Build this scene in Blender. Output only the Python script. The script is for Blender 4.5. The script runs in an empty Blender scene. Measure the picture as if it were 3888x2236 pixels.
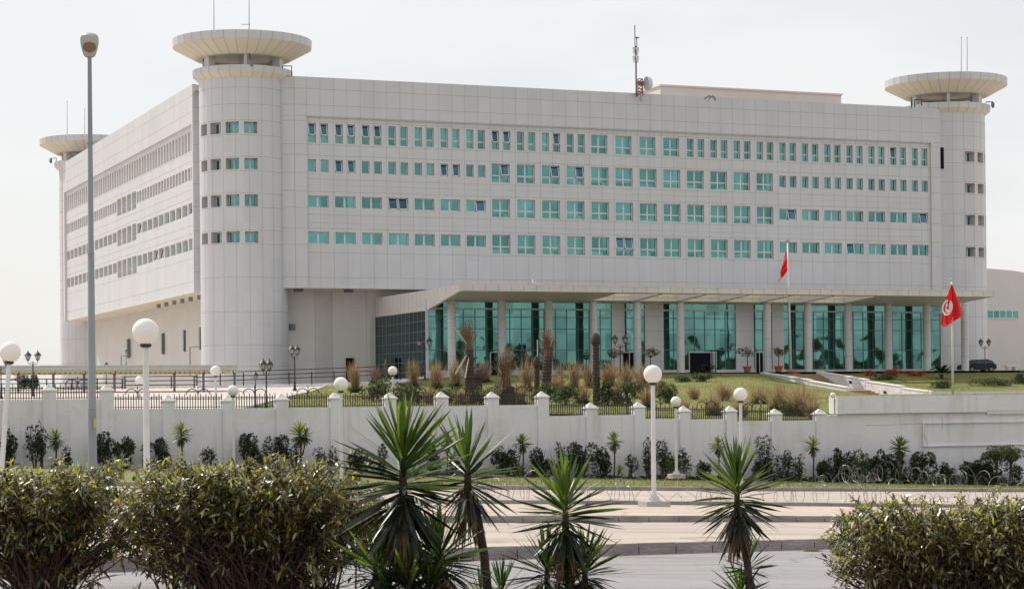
import bpy, math, random
import numpy as np
from mathutils import Vector, Matrix
random.seed(7); rng = np.random.default_rng(7)
R = math.radians; PI = math.pi
scene = bpy.context.scene; COL = scene.collection

# ---------------------------------------------------------------- camera, sky, sun, exposure
CAMH = 4.0; YAW, PITCH, ROLL = R(21.93), R(0.427), R(-0.565)
FPX, CX, CY = 8066/1.53555, 1266.0, 1474/1.53555        # in pixels of a 2532 wide picture
_f = np.array([math.sin(YAW)*math.cos(PITCH), math.cos(YAW)*math.cos(PITCH), math.sin(PITCH)])
_rt = np.array([math.cos(YAW), -math.sin(YAW), 0.0]); _up = np.cross(_rt, _f)
_r2 = _rt*math.cos(ROLL)+_up*math.sin(ROLL); _u2 = -_rt*math.sin(ROLL)+_up*math.cos(ROLL)
CAM = np.array([0.0, 0.0, CAMH])
cd = bpy.data.cameras.new('camera'); cam = bpy.data.objects.new('camera', cd); COL.objects.link(cam)
cam.matrix_world = Matrix(((_r2[0], _u2[0], -_f[0], 0), (_r2[1], _u2[1], -_f[1], 0), (_r2[2], _u2[2], -_f[2], CAMH), (0, 0, 0, 1)))
cd.sensor_width = 36; cd.lens = 36*8066/3888; cd.shift_y = (1474-1118)/3888; cd.clip_start = 0.5; cd.clip_end = 6000
scene.camera = cam
SUN_EL, SUN_AZ = R(46), R(114)       # azimuth counter-clockwise from +X
sl = bpy.data.lights.new('sun', 'SUN'); sl.energy = 4.0; sl.angle = R(0.6); sl.color = (1.0, 0.93, 0.82)
so = bpy.data.objects.new('sun', sl); COL.objects.link(so)
sdir = Vector((math.cos(SUN_AZ)*math.cos(SUN_EL), math.sin(SUN_AZ)*math.cos(SUN_EL), math.sin(SUN_EL)))
so.rotation_euler = sdir.to_track_quat('Z', 'Y').to_euler(); so.location = (0, 60, 80)
w = bpy.data.worlds.new('World'); scene.world = w; w.use_nodes = True
nt = w.node_tree; nt.nodes.clear()
out = nt.nodes.new('ShaderNodeOutputWorld'); bg = nt.nodes.new('ShaderNodeBackground')
sky = nt.nodes.new('ShaderNodeTexSky'); sky.sky_type = 'NISHITA'; sky.sun_disc = False
sky.sun_elevation = SUN_EL; sky.sun_rotation = R(90)-SUN_AZ; sky.air_density = 1.0; sky.dust_density = 2.0
bg.inputs['Strength'].default_value = 0.1
# thin high cloud veil: a pale layer over the blue, a little uneven
tc = nt.nodes.new('ShaderNodeTexCoord'); mp = nt.nodes.new('ShaderNodeMapping'); mp.inputs['Scale'].default_value = (1.3, 1.3, 4.0)
nz = nt.nodes.new('ShaderNodeTexNoise'); nz.inputs['Scale'].default_value = 3.0; nz.inputs['Detail'].default_value = 5; nz.inputs['Roughness'].default_value = 0.5
rp = nt.nodes.new('ShaderNodeValToRGB'); rp.color_ramp.elements[0].position = 0.3; rp.color_ramp.elements[0].color = (0.66, 0.66, 0.66, 1)
rp.color_ramp.elements[1].position = 0.7; rp.color_ramp.elements[1].color = (0.97, 0.97, 0.97, 1)
mx = nt.nodes.new('ShaderNodeMix'); mx.data_type = 'RGBA'; mx.inputs['B'].default_value = (9.0, 9.0, 8.95, 1)
nt.links.new(tc.outputs['Generated'], mp.inputs['Vector']); nt.links.new(mp.outputs[0], nz.inputs['Vector'])
nt.links.new(nz.outputs['Fac'], rp.inputs[0]); nt.links.new(rp.outputs[0], mx.inputs['Factor'])
nt.links.new(sky.outputs[0], mx.inputs['A']); nt.links.new(mx.outputs['Result'], bg.inputs['Color'])
nt.links.new(bg.outputs[0], out.inputs[0])
scene.view_settings.view_transform = 'Standard'; scene.view_settings.look = 'None'
scene.view_settings.exposure = 0.08; scene.view_settings.gamma = 1.0
scene.render.engine = 'CYCLES'; scene.render.resolution_x = 1024; scene.render.resolution_y = 588
scene.cycles.max_bounces = 8

# ---------------------------------------------------------------- finding places
def ray(px, py): return _f+_r2*((px-CX)/FPX)-_u2*((py-CY)/FPX)
def onX(X, px, py): d = ray(px, py); return CAM+d*(X/d[0])
def onY(Y, px, py): d = ray(px, py); return CAM+d*(Y/d[1])
def onZ(Z, px, py): d = ray(px, py); return CAM+d*((Z-CAMH)/d[2])
def dep(D, px, py): return CAM+ray(px, py)*D
def gz(x, y=0): return 1.85-0.04*x                       # the street falls to the right
def street(px, py, h=0.0):
    d = ray(px, py); t = (1.85+h-CAMH)/(d[2]+0.04*d[0]); return CAM+d*t
def lerp(a, b, t): return a+(b-a)*t
def sst(t): t = min(1, max(0, t)); return t*t*(3-2*t)
def pw(x, pts):
    if x <= pts[0][0]: return pts[0][1]
    for (a, b), (c, d) in zip(pts, pts[1:]):
        if x <= c: return b+(d-b)*(x-a)/(c-a)
    return pts[-1][1]
YW = 112.0
def tz(x, y):                                            # ground inside the compound
    z0 = pw(x, [(18, 4.3), (26, 3.72), (44, 3.65), (52, 3.05), (60, 2.6), (100, 2.5)])
    z1 = pw(x, [(40, 5.75), (56, 5.85), (64, 6.15), (68.5, 6.7), (72, 6.78), (140, 7.0)])
    t = (y-YW)/(187-YW); zl = z0+(z1-z0)*min(1, max(0, t))
    zr = pw(y, [(160, 4.15), (168, 4.85), (175, 5.55), (187, z1)])
    k = sst((x/max(y, 1)-(0.585-0.05*min(1, (y-YW)/45)))/0.035)
    return zl+(zr-zl)*k
def inner(px, py):                                       # where a picture point meets that ground
    d = ray(px, py); y = 113.0
    while y < 230:
        t = y/d[1]; p = CAM+d*t
        if p[2] <= tz(p[0], p[1]): return np.array([p[0], p[1], tz(p[0], p[1])])
        y += 0.5
    return p
def pxm(p): return float(np.dot(np.array(p)-CAM, _f))/FPX      # metres per picture pixel at p

# ---------------------------------------------------------------- materials
MATS = {}
def mat(name, col, rough=0.7, metal=0.0, var=0.0, vscale=1.0, bump=0.0, bscale=20.0, trans=0.0, spec=0.5, emit=None, col2=None, stretch=None):
    if name in MATS: return MATS[name]
    m = bpy.data.materials.new(name); m.use_nodes = True; n = m.node_tree.nodes; l = m.node_tree.links
    b = n['Principled BSDF']; b.inputs['Base Color'].default_value = (*col, 1); b.inputs['Roughness'].default_value = rough
    b.inputs['Metallic'].default_value = metal; b.inputs['Specular IOR Level'].default_value = spec
    tc = n.new('ShaderNodeTexCoord'); src = tc.outputs['Object']
    if stretch:
        mpn = n.new('ShaderNodeMapping'); mpn.inputs['Scale'].default_value = stretch; l.new(src, mpn.inputs[0]); src = mpn.outputs[0]
    if var > 0 or col2:
        t = n.new('ShaderNodeTexNoise'); t.inputs['Scale'].default_value = vscale; t.inputs['Detail'].default_value = 6; t.inputs['Roughness'].default_value = 0.6
        l.new(src, t.inputs['Vector'])
        r = n.new('ShaderNodeValToRGB'); r.color_ramp.elements[0].position = 0.32; r.color_ramp.elements[1].position = 0.68
        c2 = col2 or tuple(c*(1-var) for c in col); c1 = col if col2 else tuple(min(1, c*(1+var*0.6)) for c in col)
        r.color_ramp.elements[0].color = (*c2, 1); r.color_ramp.elements[1].color = (*c1, 1)
        l.new(t.outputs['Fac'], r.inputs[0]); l.new(r.outputs[0], b.inputs['Base Color'])
    if bump > 0:
        t2 = n.new('ShaderNodeTexNoise'); t2.inputs['Scale'].default_value = bscale; t2.inputs['Detail'].default_value = 4
        bp = n.new('ShaderNodeBump'); bp.inputs['Strength'].default_value = bump; bp.inputs['Distance'].default_value = 0.1
        l.new(src, t2.inputs['Vector']); l.new(t2.outputs['Fac'], bp.inputs['Height']); l.new(bp.outputs[0], b.inputs['Normal'])
    if trans > 0:
        o = n['Material Output']; tr = n.new('ShaderNodeBsdfTranslucent'); ms = n.new('ShaderNodeMixShader')
        tr.inputs[0].default_value = (min(1, col[0]*2.6), min(1, col[1]*2.4), col[2]*1.3, 1); ms.inputs[0].default_value = trans
        l.new(b.outputs[0], ms.inputs[1]); l.new(tr.outputs[0], ms.inputs[2]); l.new(ms.outputs[0], o.inputs[0])
    MATS[name] = m; return m
def cladding(name, col, px_=1.415, pz=1.7, streak=0.09):
    m = mat(name, col, 0.45); n = m.node_tree.nodes; l = m.node_tree.links; b = n['Principled BSDF']
    g = n.new('ShaderNodeNewGeometry'); sn = n.new('ShaderNodeVectorMath'); sn.operation = 'SNAP'; sn.inputs[1].default_value = (px_, px_, pz)
    wn = n.new('ShaderNodeTexWhiteNoise'); l.new(g.outputs['Position'], sn.inputs[0]); l.new(sn.outputs[0], wn.inputs['Vector'])
    t = n.new('ShaderNodeTexNoise'); t.inputs['Scale'].default_value = 1.0; t.inputs['Detail'].default_value = 5
    mpn = n.new('ShaderNodeMapping'); mpn.inputs['Scale'].default_value = (0.6, 0.6, 0.07); l.new(g.outputs['Position'], mpn.inputs[0]); l.new(mpn.outputs[0], t.inputs['Vector'])
    a = n.new('ShaderNodeMath'); a.operation = 'MULTIPLY_ADD'; a.inputs[1].default_value = 0.05; a.inputs[2].default_value = 0.95-streak
    l.new(wn.outputs['Value'], a.inputs[0])
    a2 = n.new('ShaderNodeMath'); a2.operation = 'MULTIPLY_ADD'; a2.inputs[1].default_value = streak*2.2; l.new(t.outputs['Fac'], a2.inputs[0]); l.new(a.outputs[0], a2.inputs[2])
    mm = n.new('ShaderNodeMix'); mm.data_type = 'RGBA'; mm.blend_type = 'MULTIPLY'; mm.inputs['Factor'].default_value = 1; mm.inputs['A'].default_value = (*col, 1)
    l.new(a2.outputs[0], mm.inputs['B']); l.new(mm.outputs['Result'], b.inputs['Base Color'])
    return m
def glassmat(name, tint, rough, wave, body=(0.01, 0.05, 0.045), refl=0.9, wscale=0.5):
    m = bpy.data.materials.new(name); m.use_nodes = True; n = m.node_tree.nodes; l = m.node_tree.links
    b = n['Principled BSDF']; b.inputs['Metallic'].default_value = refl; b.inputs['Roughness'].default_value = rough
    oi = n.new('ShaderNodeObjectInfo'); a = n.new('ShaderNodeMath'); a.operation = 'MULTIPLY_ADD'; a.inputs[1].default_value = 0.50; a.inputs[2].default_value = 0.68
    gp = n.new('ShaderNodeNewGeometry'); sn_ = n.new('ShaderNodeVectorMath'); sn_.operation = 'SNAP'; sn_.inputs[1].default_value = (1.4135, 2.0, 1.83); wn_ = n.new('ShaderNodeTexWhiteNoise')
    l.new(gp.outputs['Position'], sn_.inputs[0]); l.new(sn_.outputs[0], wn_.inputs['Vector']); l.new(wn_.outputs['Value'], a.inputs[0])
    g = n.new('ShaderNodeNewGeometry'); t0 = n.new('ShaderNodeTexNoise'); t0.inputs['Scale'].default_value = 0.55; t0.inputs['Detail'].default_value = 2
    l.new(g.outputs['Position'], t0.inputs['Vector'])
    a3 = n.new('ShaderNodeMath'); a3.operation = 'MULTIPLY_ADD'; a3.inputs[1].default_value = 0.5; a3.inputs[2].default_value = 0.75; l.new(t0.outputs['Fac'], a3.inputs[0])
    a4 = n.new('ShaderNodeMath'); a4.operation = 'MULTIPLY'; l.new(a.outputs[0], a4.inputs[0]); l.new(a3.outputs[0], a4.inputs[1])
    mm = n.new('ShaderNodeMix'); mm.data_type = 'RGBA'; mm.blend_type = 'MULTIPLY'; mm.inputs['Factor'].default_value = 1; mm.inputs['A'].default_value = (*tint, 1)
    l.new(a4.outputs[0], mm.inputs['B']); l.new(mm.outputs['Result'], b.inputs['Base Color'])
    t = n.new('ShaderNodeTexNoise'); t.inputs['Scale'].default_value = wscale; t.inputs['Detail'].default_value = 1.5
    bp = n.new('ShaderNodeBump'); bp.inputs['Strength'].default_value = wave; bp.inputs['Distance'].default_value = 0.1
    l.new(g.outputs['Position'], t.inputs['Vector']); l.new(t.outputs['Fac'], bp.inputs['Height']); l.new(bp.outputs[0], b.inputs['Normal'])
    MATS[name] = m; return m

CLAD = cladding('white_cladding', (0.575, 0.58, 0.60)); CLADL = CLAD
BOUNCE = mat('bounce_cream', (0.72, 0.66, 0.54), 0.6, var=0.06, vscale=0.4)  # warm light bounced onto the undersides is put into this cream
JOINT = mat('panel_joint', (0.37, 0.37, 0.37), 0.8)
SIDEREV = mat('skylit_side_reveal', (0.66, 0.64, 0.62), 0.7)  # lighter copy of the reveal colour, with skylight put into it
PIER = mat('pier_stone', (0.50, 0.485, 0.48), 0.6, var=0.05, vscale=0.5)
WFRAME = mat('window_frame_white', (0.62, 0.64, 0.65), 0.4)
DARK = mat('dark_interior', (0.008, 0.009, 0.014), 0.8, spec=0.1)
GLASS = glassmat('teal_window_glass', (0.115, 0.30, 0.275), 0.05, 0.05)
GLASSB = glassmat('sky_tinted_tilted_glass', (0.06, 0.16, 0.21), 0.05, 0.03)  # tilted panes: the higher sky they reflect is put in as blue tint
GLASSH = glassmat('teal_hall_glass', (0.12, 0.28, 0.255), 0.03, 0.45, wscale=0.35)
GLASSD = glassmat('shaded_teal_glass', (0.02, 0.09, 0.09), 0.06, 0.1)  # darker copy of the hall glass, canopy shade put into the tint
MULL = mat('dark_mullion', (0.11, 0.17, 0.17), 0.5)
PLASTER = mat('white_plaster_wall', (0.74, 0.72, 0.76), 0.85, var=0.05, vscale=0.25, bump=0.15, bscale=6)
def weather(m, sc, lo, amt, seed):
    n = m.node_tree.nodes; l = m.node_tree.links; b = n['Principled BSDF']; lk = b.inputs['Base Color'].links; src = lk[0].from_socket if lk else None
    g = n.new('ShaderNodeNewGeometry'); mp_ = n.new('ShaderNodeMapping'); mp_.inputs['Scale'].default_value = sc; mp_.inputs['Location'].default_value = (seed, seed*2, 0); t = n.new('ShaderNodeTexNoise'); t.inputs['Scale'].default_value = 1.0; t.inputs['Detail'].default_value = 8; t.inputs['Roughness'].default_value = 0.65
    r = n.new('ShaderNodeValToRGB'); r.color_ramp.elements[0].position = lo; r.color_ramp.elements[0].color = (amt, amt*0.97, amt*0.92, 1); r.color_ramp.elements[1].position = lo+0.14; r.color_ramp.elements[1].color = (1, 1, 1, 1)
    mm = n.new('ShaderNodeMix'); mm.data_type = 'RGBA'; mm.blend_type = 'MULTIPLY'; mm.inputs['Factor'].default_value = 1
    l.new(g.outputs['Position'], mp_.inputs[0]); l.new(mp_.outputs[0], t.inputs['Vector']); l.new(t.outputs['Fac'], r.inputs[0])
    if src: l.new(src, mm.inputs['A'])
    else: mm.inputs['A'].default_value = b.inputs['Base Color'].default_value
    l.new(r.outputs[0], mm.inputs['B']); l.new(mm.outputs['Result'], b.inputs['Base Color'])
weather(PLASTER, (1.6, 1.6, 0.16), 0.34, 0.89, 3); weather(PLASTER, (0.35, 0.35, 0.5), 0.33, 0.93, 11)
CAPW = mat('pillar_cap_white', (0.70, 0.69, 0.66), 0.8, var=0.08, vscale=2)
IRON = mat('black_iron', (0.018, 0.018, 0.02), 0.5)
RUSTIRON = mat('brown_black_iron', (0.022, 0.016, 0.015), 0.6)
GLOBE = mat('opal_globe', (0.80, 0.775, 0.74), 0.25, trans=0.0, spec=0.5)
POLEW = mat('white_pole_paint', (0.62, 0.63, 0.63), 0.45, var=0.1, vscale=3)
POLEG = mat('galvanised_pole', (0.25, 0.27, 0.285), 0.5, metal=0.3, var=0.15, vscale=2.0, stretch=(1, 1, 0.3))
CONC = mat('concrete', (0.42, 0.39, 0.36), 0.9, var=0.12, vscale=1.5, bump=0.3, bscale=12)
ASPH = mat('pale_asphalt', (0.30, 0.295, 0.31), 0.9, col2=(0.25, 0.245, 0.255), vscale=0.35, bump=0.3, bscale=30, stretch=(0.4, 1.2, 1))
ROADL = mat('dusty_road', (0.50, 0.43, 0.385), 0.95, col2=(0.36, 0.32, 0.29), vscale=0.5, bump=0.3, bscale=20, stretch=(0.25, 1.5, 1))
PAVE = mat('pale_paving', (0.54, 0.455, 0.39), 0.9, col2=(0.40, 0.345, 0.295), vscale=0.7, bump=0.3, bscale=15, stretch=(0.3, 1.3, 1))
weather(ASPH, (0.12, 0.9, 1), 0.36, 0.80, 5); weather(ASPH, (0.6, 2.2, 1), 0.30, 0.72, 8); weather(ROADL, (0.15, 1.2, 1), 0.36, 0.80, 2); weather(PAVE, (0.2, 1.6, 1), 0.34, 0.80, 9); weather(PAVE, (0.9, 2.5, 1), 0.29, 0.7, 4)
def cracks(m, sc, wdt, amt):
    n = m.node_tree.nodes; l = m.node_tree.links; b = n['Principled BSDF']; src = b.inputs['Base Color'].links[0].from_socket
    g = n.new('ShaderNodeNewGeometry'); t = n.new('ShaderNodeTexNoise'); t.inputs['Scale'].default_value = 0.8; t.inputs['Detail'].default_value = 5; ad = n.new('ShaderNodeVectorMath'); ad.operation = 'MULTIPLY_ADD'; ad.inputs[1].default_value = (1.6, 1.6, 0)
    v = n.new('ShaderNodeTexVoronoi'); v.feature = 'DISTANCE_TO_EDGE'; v.inputs['Scale'].default_value = sc; r = n.new('ShaderNodeValToRGB'); r.color_ramp.elements[0].position = 0; r.color_ramp.elements[0].color = (amt, amt, amt, 1); r.color_ramp.elements[1].position = wdt; r.color_ramp.elements[1].color = (1, 1, 1, 1)
    mm = n.new('ShaderNodeMix'); mm.data_type = 'RGBA'; mm.blend_type = 'MULTIPLY'; mm.inputs['Factor'].default_value = 1
    l.new(g.outputs['Position'], t.inputs['Vector']); l.new(t.outputs['Color'], ad.inputs[0]); l.new(g.outputs['Position'], ad.inputs[2]); l.new(ad.outputs[0], v.inputs['Vector']); l.new(v.outputs['Distance'], r.inputs[0])
    l.new(src, mm.inputs['A']); l.new(r.outputs[0], mm.inputs['B']); l.new(mm.outputs['Result'], b.inputs['Base Color'])
cracks(ASPH, 0.16, 0.012, 0.72); cracks(ROADL, 0.2, 0.02, 0.68); cracks(PAVE, 0.24, 0.02, 0.66)
KERB = mat('kerb_concrete', (0.29, 0.26, 0.245), 0.9, var=0.3, vscale=2.5, bump=0.4, bscale=10, stretch=(0.4, 0.4, 2))
SOIL = mat('soil', (0.16, 0.11, 0.07), 1.0, var=0.3, vscale=2)
GRASSM = mat('dry_lawn', (0.20, 0.175, 0.045), 0.95, col2=(0.095, 0.13, 0.022), vscale=0.16, bump=0.6, bscale=8)
VERGEM = mat('verge_grass', (0.20, 0.19, 0.06), 0.95, col2=(0.10, 0.13, 0.03), vscale=0.8, bump=0.6, bscale=8)
BLADE = mat('grass_blades', (0.10, 0.13, 0.03), 0.8, trans=0.25, col2=(0.20, 0.15, 0.06), vscale=0.2)
DRIVE = mat('driveway', (0.52, 0.46, 0.43), 0.9, var=0.08, vscale=0.4)
REDF = mat('red_flag_cloth', (0.52, 0.012, 0.018), 0.75, trans=0.25)
WHITEC = mat('white_cloth', (0.75, 0.74, 0.72), 0.8)
LEAFG = [mat('shrub_leaf_%s' % k, c, r_, trans=t_, spec=0.6) for k, c, r_, t_ in (
    ('olive', (0.14, 0.135, 0.04), 0.34, 0.22), ('dark', (0.055, 0.066, 0.026), 0.32, 0.12), ('grey', (0.30, 0.29, 0.18), 0.36, 0.14),  # the grey tone paints glancing sun highlights into the leaf colour
    ('young', (0.22, 0.25, 0.03), 0.45, 0.45), ('yellow', (0.45, 0.34, 0.03), 0.5, 0.35), ('rust', (0.22, 0.09, 0.03), 0.5, 0.2))]
TWIG = mat('reddish_twig', (0.06, 0.036, 0.026), 0.8, var=0.25, vscale=10)
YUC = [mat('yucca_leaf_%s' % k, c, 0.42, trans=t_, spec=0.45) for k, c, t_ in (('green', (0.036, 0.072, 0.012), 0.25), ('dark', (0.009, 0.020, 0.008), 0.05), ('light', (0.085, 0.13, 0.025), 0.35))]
YUCL = [mat('small_yucca_%s' % k, c, 0.5, trans=t_) for k, c, t_ in (('green', (0.075, 0.12, 0.025), 0.3), ('dark', (0.04, 0.07, 0.02), 0.2), ('light', (0.17, 0.20, 0.04), 0.35))]
YDEAD = mat('yucca_dead_leaf', (0.17, 0.10, 0.055), 0.9, var=0.3, vscale=6)
BARK = mat('bark', (0.07, 0.050, 0.040), 0.95, var=0.35, vscale=8, bump=0.6, bscale=25)
WLEAF = [mat('wall_shrub_dark', (0.030, 0.043, 0.026), 0.5, trans=0.08), mat('wall_shrub_green', (0.04, 0.06, 0.025), 0.5, trans=0.12)]
BUSHG = [mat('garden_bush_green', (0.05, 0.075, 0.028), 0.7, trans=0.12), mat('garden_bush_light', (0.085, 0.11, 0.04), 0.7, trans=0.15)]
TAN = [mat('tan_plume', (0.24, 0.17, 0.125), 0.95, trans=0.2), mat('pale_plume', (0.33, 0.255, 0.19), 0.95, trans=0.2)]
STONEST = mat('tan_step_stone', (0.36, 0.24, 0.14), 0.85, var=0.15, vscale=1.5)
TERRA = mat('terracotta', (0.30, 0.10, 0.05), 0.8, var=0.15, vscale=5)
FLOWER = mat('red_flower', (0.55, 0.05, 0.03), 0.7, trans=0.2)
WIRE = mat('galvanised_wire', (0.22, 0.21, 0.21), 0.45, metal=0.4)

# ---------------------------------------------------------------- mesh builder
class MB:
    def __init__(s): s.v = []; s.f = []; s.m = []
    def face(s, pts, m=0):
        i = len(s.v); s.v += [tuple(map(float, p)) for p in pts]; s.f.append(tuple(range(i, i+len(pts)))); s.m.append(m)
    def hexa(s, p, m=0):      # p: 8 corners, bottom ring then top ring
        i = len(s.v); s.v += [tuple(map(float, q)) for q in p]
        for q in ((3, 2, 1, 0), (4, 5, 6, 7), (0, 1, 5, 4), (1, 2, 6, 5), (2, 3, 7, 6), (3, 0, 4, 7)): s.f.append(tuple(i+k for k in q)); s.m.append(m)
    def box(s, x0, x1, y0, y1, z0, z1, m=0):
        s.hexa([(x0, y0, z0), (x1, y0, z0), (x1, y1, z0), (x0, y1, z0), (x0, y0, z1), (x1, y0, z1), (x1, y1, z1), (x0, y1, z1)], m)
    def tube(s, pts, rad, n=6, m=0, cap=True):
        pts = [Vector(p) for p in pts]; rad = rad if hasattr(rad, '__len__') else [rad]*len(pts); i0 = len(s.v); up = None
        for k, p in enumerate(pts):
            d = (pts[min(k+1, len(pts)-1)]-pts[max(k-1, 0)])
            if d.length < 1e-9: d = Vector((0, 0, 1))
            d.normalize()
            if up is None: up = d.orthogonal().normalized()
            else:
                up = up-d*up.dot(d)
                up = up.normalized() if up.length > 1e-6 else d.orthogonal().normalized()
            b = d.cross(up)
            for j in range(n):
                a = 2*PI*j/n; s.v.append(tuple(p+(up*math.cos(a)+b*math.sin(a))*rad[k]))
        for k in range(len(pts)-1):
            for j in range(n):
                a = i0+k*n+j; b2 = i0+k*n+(j+1) % n; s.f.append((a, b2, b2+n, a+n)); s.m.append(m)
        if cap:
            s.f.append(tuple(i0+j for j in range(n))[::-1]); s.m.append(m)
            s.f.append(tuple(i0+(len(pts)-1)*n+j for j in range(n))); s.m.append(m)
    def lathe(s, prof, c=(0, 0, 0), n=24, m=0, a0=0, a1=2*PI):
        i0 = len(s.v); full = abs(a1-a0-2*PI) < 1e-6; na = n if full else n+1
        for r, z in prof:
            for j in range(na):
                a = a0+(a1-a0)*j/n; s.v.append((c[0]+r*math.cos(a), c[1]+r*math.sin(a), c[2]+z))
        for k in range(len(prof)-1):
            for j in range(n):
                j2 = (j+1) % na; a = i0+k*na+j; b = i0+k*na+j2; s.f.append((a, b, b+na, a+na)); s.m.append(m)
    def ball(s, c, r, n=24, m=0, sz=1.0):
        s.lathe([(max(1e-4, r*math.sin(PI*k/(n//2))), -r*sz*math.cos(PI*k/(n//2))) for k in range(n//2+1)], c, n, m)
    def build(s, name, mats, parent=None, smooth=False, loc=None):
        o0 = Vector((0, 0, 0))
        if parent is not None:
            p = parent
            while p is not None: o0 = o0+Vector(p.location); p = p.parent
        elif loc is not None: o0 = Vector(loc)
        me = bpy.data.meshes.new(name)
        va = np.array(s.v, dtype=float)-np.array(o0) if len(s.v) else np.zeros((0, 3))
        me.from_pydata(va.tolist(), [], s.f)
        mats = mats if isinstance(mats, (list, tuple)) else [mats]
        for m in mats: me.materials.append(m)
        me.polygons.foreach_set('material_index', s.m)
        if smooth: me.polygons.foreach_set('use_smooth', [True]*len(s.f))
        me.update()
        o = bpy.data.objects.new(name, me); COL.objects.link(o)
        if parent is not None: o.parent = parent
        elif loc is not None: o.location = loc
        return o
def autosm(o, ang=40):
    o.data.polygons.foreach_set('use_smooth', [True]*len(o.data.polygons)); o.data.set_sharp_from_angle(angle=R(ang)); return o
def tag(o, label=None, cat=None, group=None, kind=None):
    if label: o['label'] = label
    if cat: o['category'] = cat
    if group: o['group'] = group
    if kind: o['kind'] = kind
    return o
def empty(name, loc, label, cat, group=None, rz=0):
    o = bpy.data.objects.new(name, None); COL.objects.link(o); o.location = tuple(map(float, loc)); o.rotation_euler = (0, 0, rz)
    o.empty_display_size = 0.3; return tag(o, label, cat, group)
def copy_tree(o, parent=None):
    c = o.copy(); COL.objects.link(c); c.parent = parent
    for ch in list(o.children): copy_tree(ch, c)
    return c
def place(proto, used, loc, label, group, rz=0, sc=1.0, tilt=(0, 0)):
    o = proto if not used[0] else copy_tree(proto); used[0] = True
    o.location = tuple(map(float, loc)); o.rotation_euler = (tilt[0], tilt[1], rz); o.scale = (sc, sc, sc)
    o['label'] = label; o['group'] = group; return o

# ---------------------------------------------------------------- structure: streets and grounds
def sheet(name, m, pts_rows, kind='structure'):
    mb = MB(); nr = len(pts_rows); nc = len(pts_rows[0])
    for r_ in pts_rows: mb.v += [tuple(map(float, p)) for p in r_]
    for i in range(nr-1):
        for j in range(nc-1): a = i*nc+j; mb.f.append((a, a+1, a+nc+1, a+nc)); mb.m.append(0)
    return tag(mb.build(name, m), kind=kind)
mb = MB(); mb.face([(-3000, -3000, -7), (3000, -3000, -7), (3000, 4000, -7), (-3000, 4000, -7)]); tag(mb.build('ground', SOIL), kind='structure')
XL, XR = -60.0, 150.0
def ext(pl):
    (x0, y0), (x1, y1) = pl[0], pl[1]; (xa, ya), (xb, yb) = pl[-2], pl[-1]
    s0 = (y1-y0)/(x1-x0); s1 = (yb-ya)/(xb-xa)
    return [(XL, y0+(XL-x0)*s0*0.7)]+pl+[(XR, yb+(XR-xb)*s1*0.7)]
def pl2(pts, h=0): return [tuple(street(px, py, h)[:2]) for px, py in pts]
LA = ext(pl2([(168, 1416), (640, 1401), (1178, 1384), (1689, 1367), (1987, 1358), (2400, 1347)]))
LC = ext(pl2([(302, 1289), (1178, 1292), (1740, 1290)]))
LD = ext(pl2([(1044, 1243.6), (1689, 1248), (2125, 1252)]))
LE = ext(pl2([(1064, 1209), (1689, 1213), (2532, 1216)], 0.12))
def Yof(L, x): return pw(x, L)
XS = [XL+i*3.0 for i in range(71)]
def band(name, m, fy0, fy1, h, n=2):
    return sheet(name, m, [[(x, lerp(fy0(x), fy1(x), k/n), gz(x)+h) for x in XS] for k in range(n+1)])
def kerb(name, L, h0, h1, w=0.16, segs=1.0):
    mb = MB(); x = XL
    while x < XR-0.01:
        x2 = min(XR, x+segs); g = 0.012; j = random.uniform(-0.008, 0.008)
        a, b = x+g, x2-g
        mb.hexa([(a, Yof(L, a), gz(a)+h0-0.05), (b, Yof(L, b), gz(b)+h0-0.05), (b, Yof(L, b)+w, gz(b)+h0-0.05), (a, Yof(L, a)+w, gz(a)+h0-0.05),
                 (a, Yof(L, a)+0.015, gz(a)+h1+j), (b, Yof(L, b)+0.015, gz(b)+h1+j), (b, Yof(L, b)+w, gz(b)+h1+j), (a, Yof(L, a)+w, gz(a)+h1+j)])
        x = x2
    return tag(mb.build(name, KERB), kind='structure')
band('street', ASPH, lambda x: -40.0, lambda x: Yof(LA, x)+0.1, 0.0)
kerb('kerb', LA, 0, 0.21)
band('median', PAVE, lambda x: Yof(LA, x)+0.16, lambda x: Yof(LA, x)+1.3, 0.205)
kerb('kerb', [(x, y+1.3) for x, y in LA], 0, 0.20)
band('road', ROADL, lambda x: Yof(LA, x)+1.4, lambda x: Yof(LC, x)+0.1, 0.0)
kerb('kerb', LC, 0, 0.17)
band('median', PAVE, lambda x: Yof(LC, x)+0.16, lambda x: Yof(LC, x)+6.0, 0.165)
kerb('kerb', [(x, y+6.0) for x, y in LC], 0, 0.16)
band('road', PAVE, lambda x: Yof(LC, x)+6.1, lambda x: Yof(LD, x)+0.1, 0.0)
kerb('kerb', LD, 0, 0.12)
band('pavement', ROADL, lambda x: Yof(LD, x)+0.16, lambda x: Yof(LE, x)+0.1, 0.12)
kerb('kerb', LE, 0.12, 0.27, 0.4)
sheet('verge', VERGEM, [[(x, lerp(Yof(LE, x)+0.4, YW+0.2, k/4), gz(x)+lerp(0.25, -0.2, k/4)) for x in XS] for k in range(5)])
# planting bed on this side of the street
sheet('planting_bed', SOIL, [[(x, y, gz(x)+0.1) for x in (-10, 5, 25)] for y in (12.0, 20.0, 25.0)])
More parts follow.
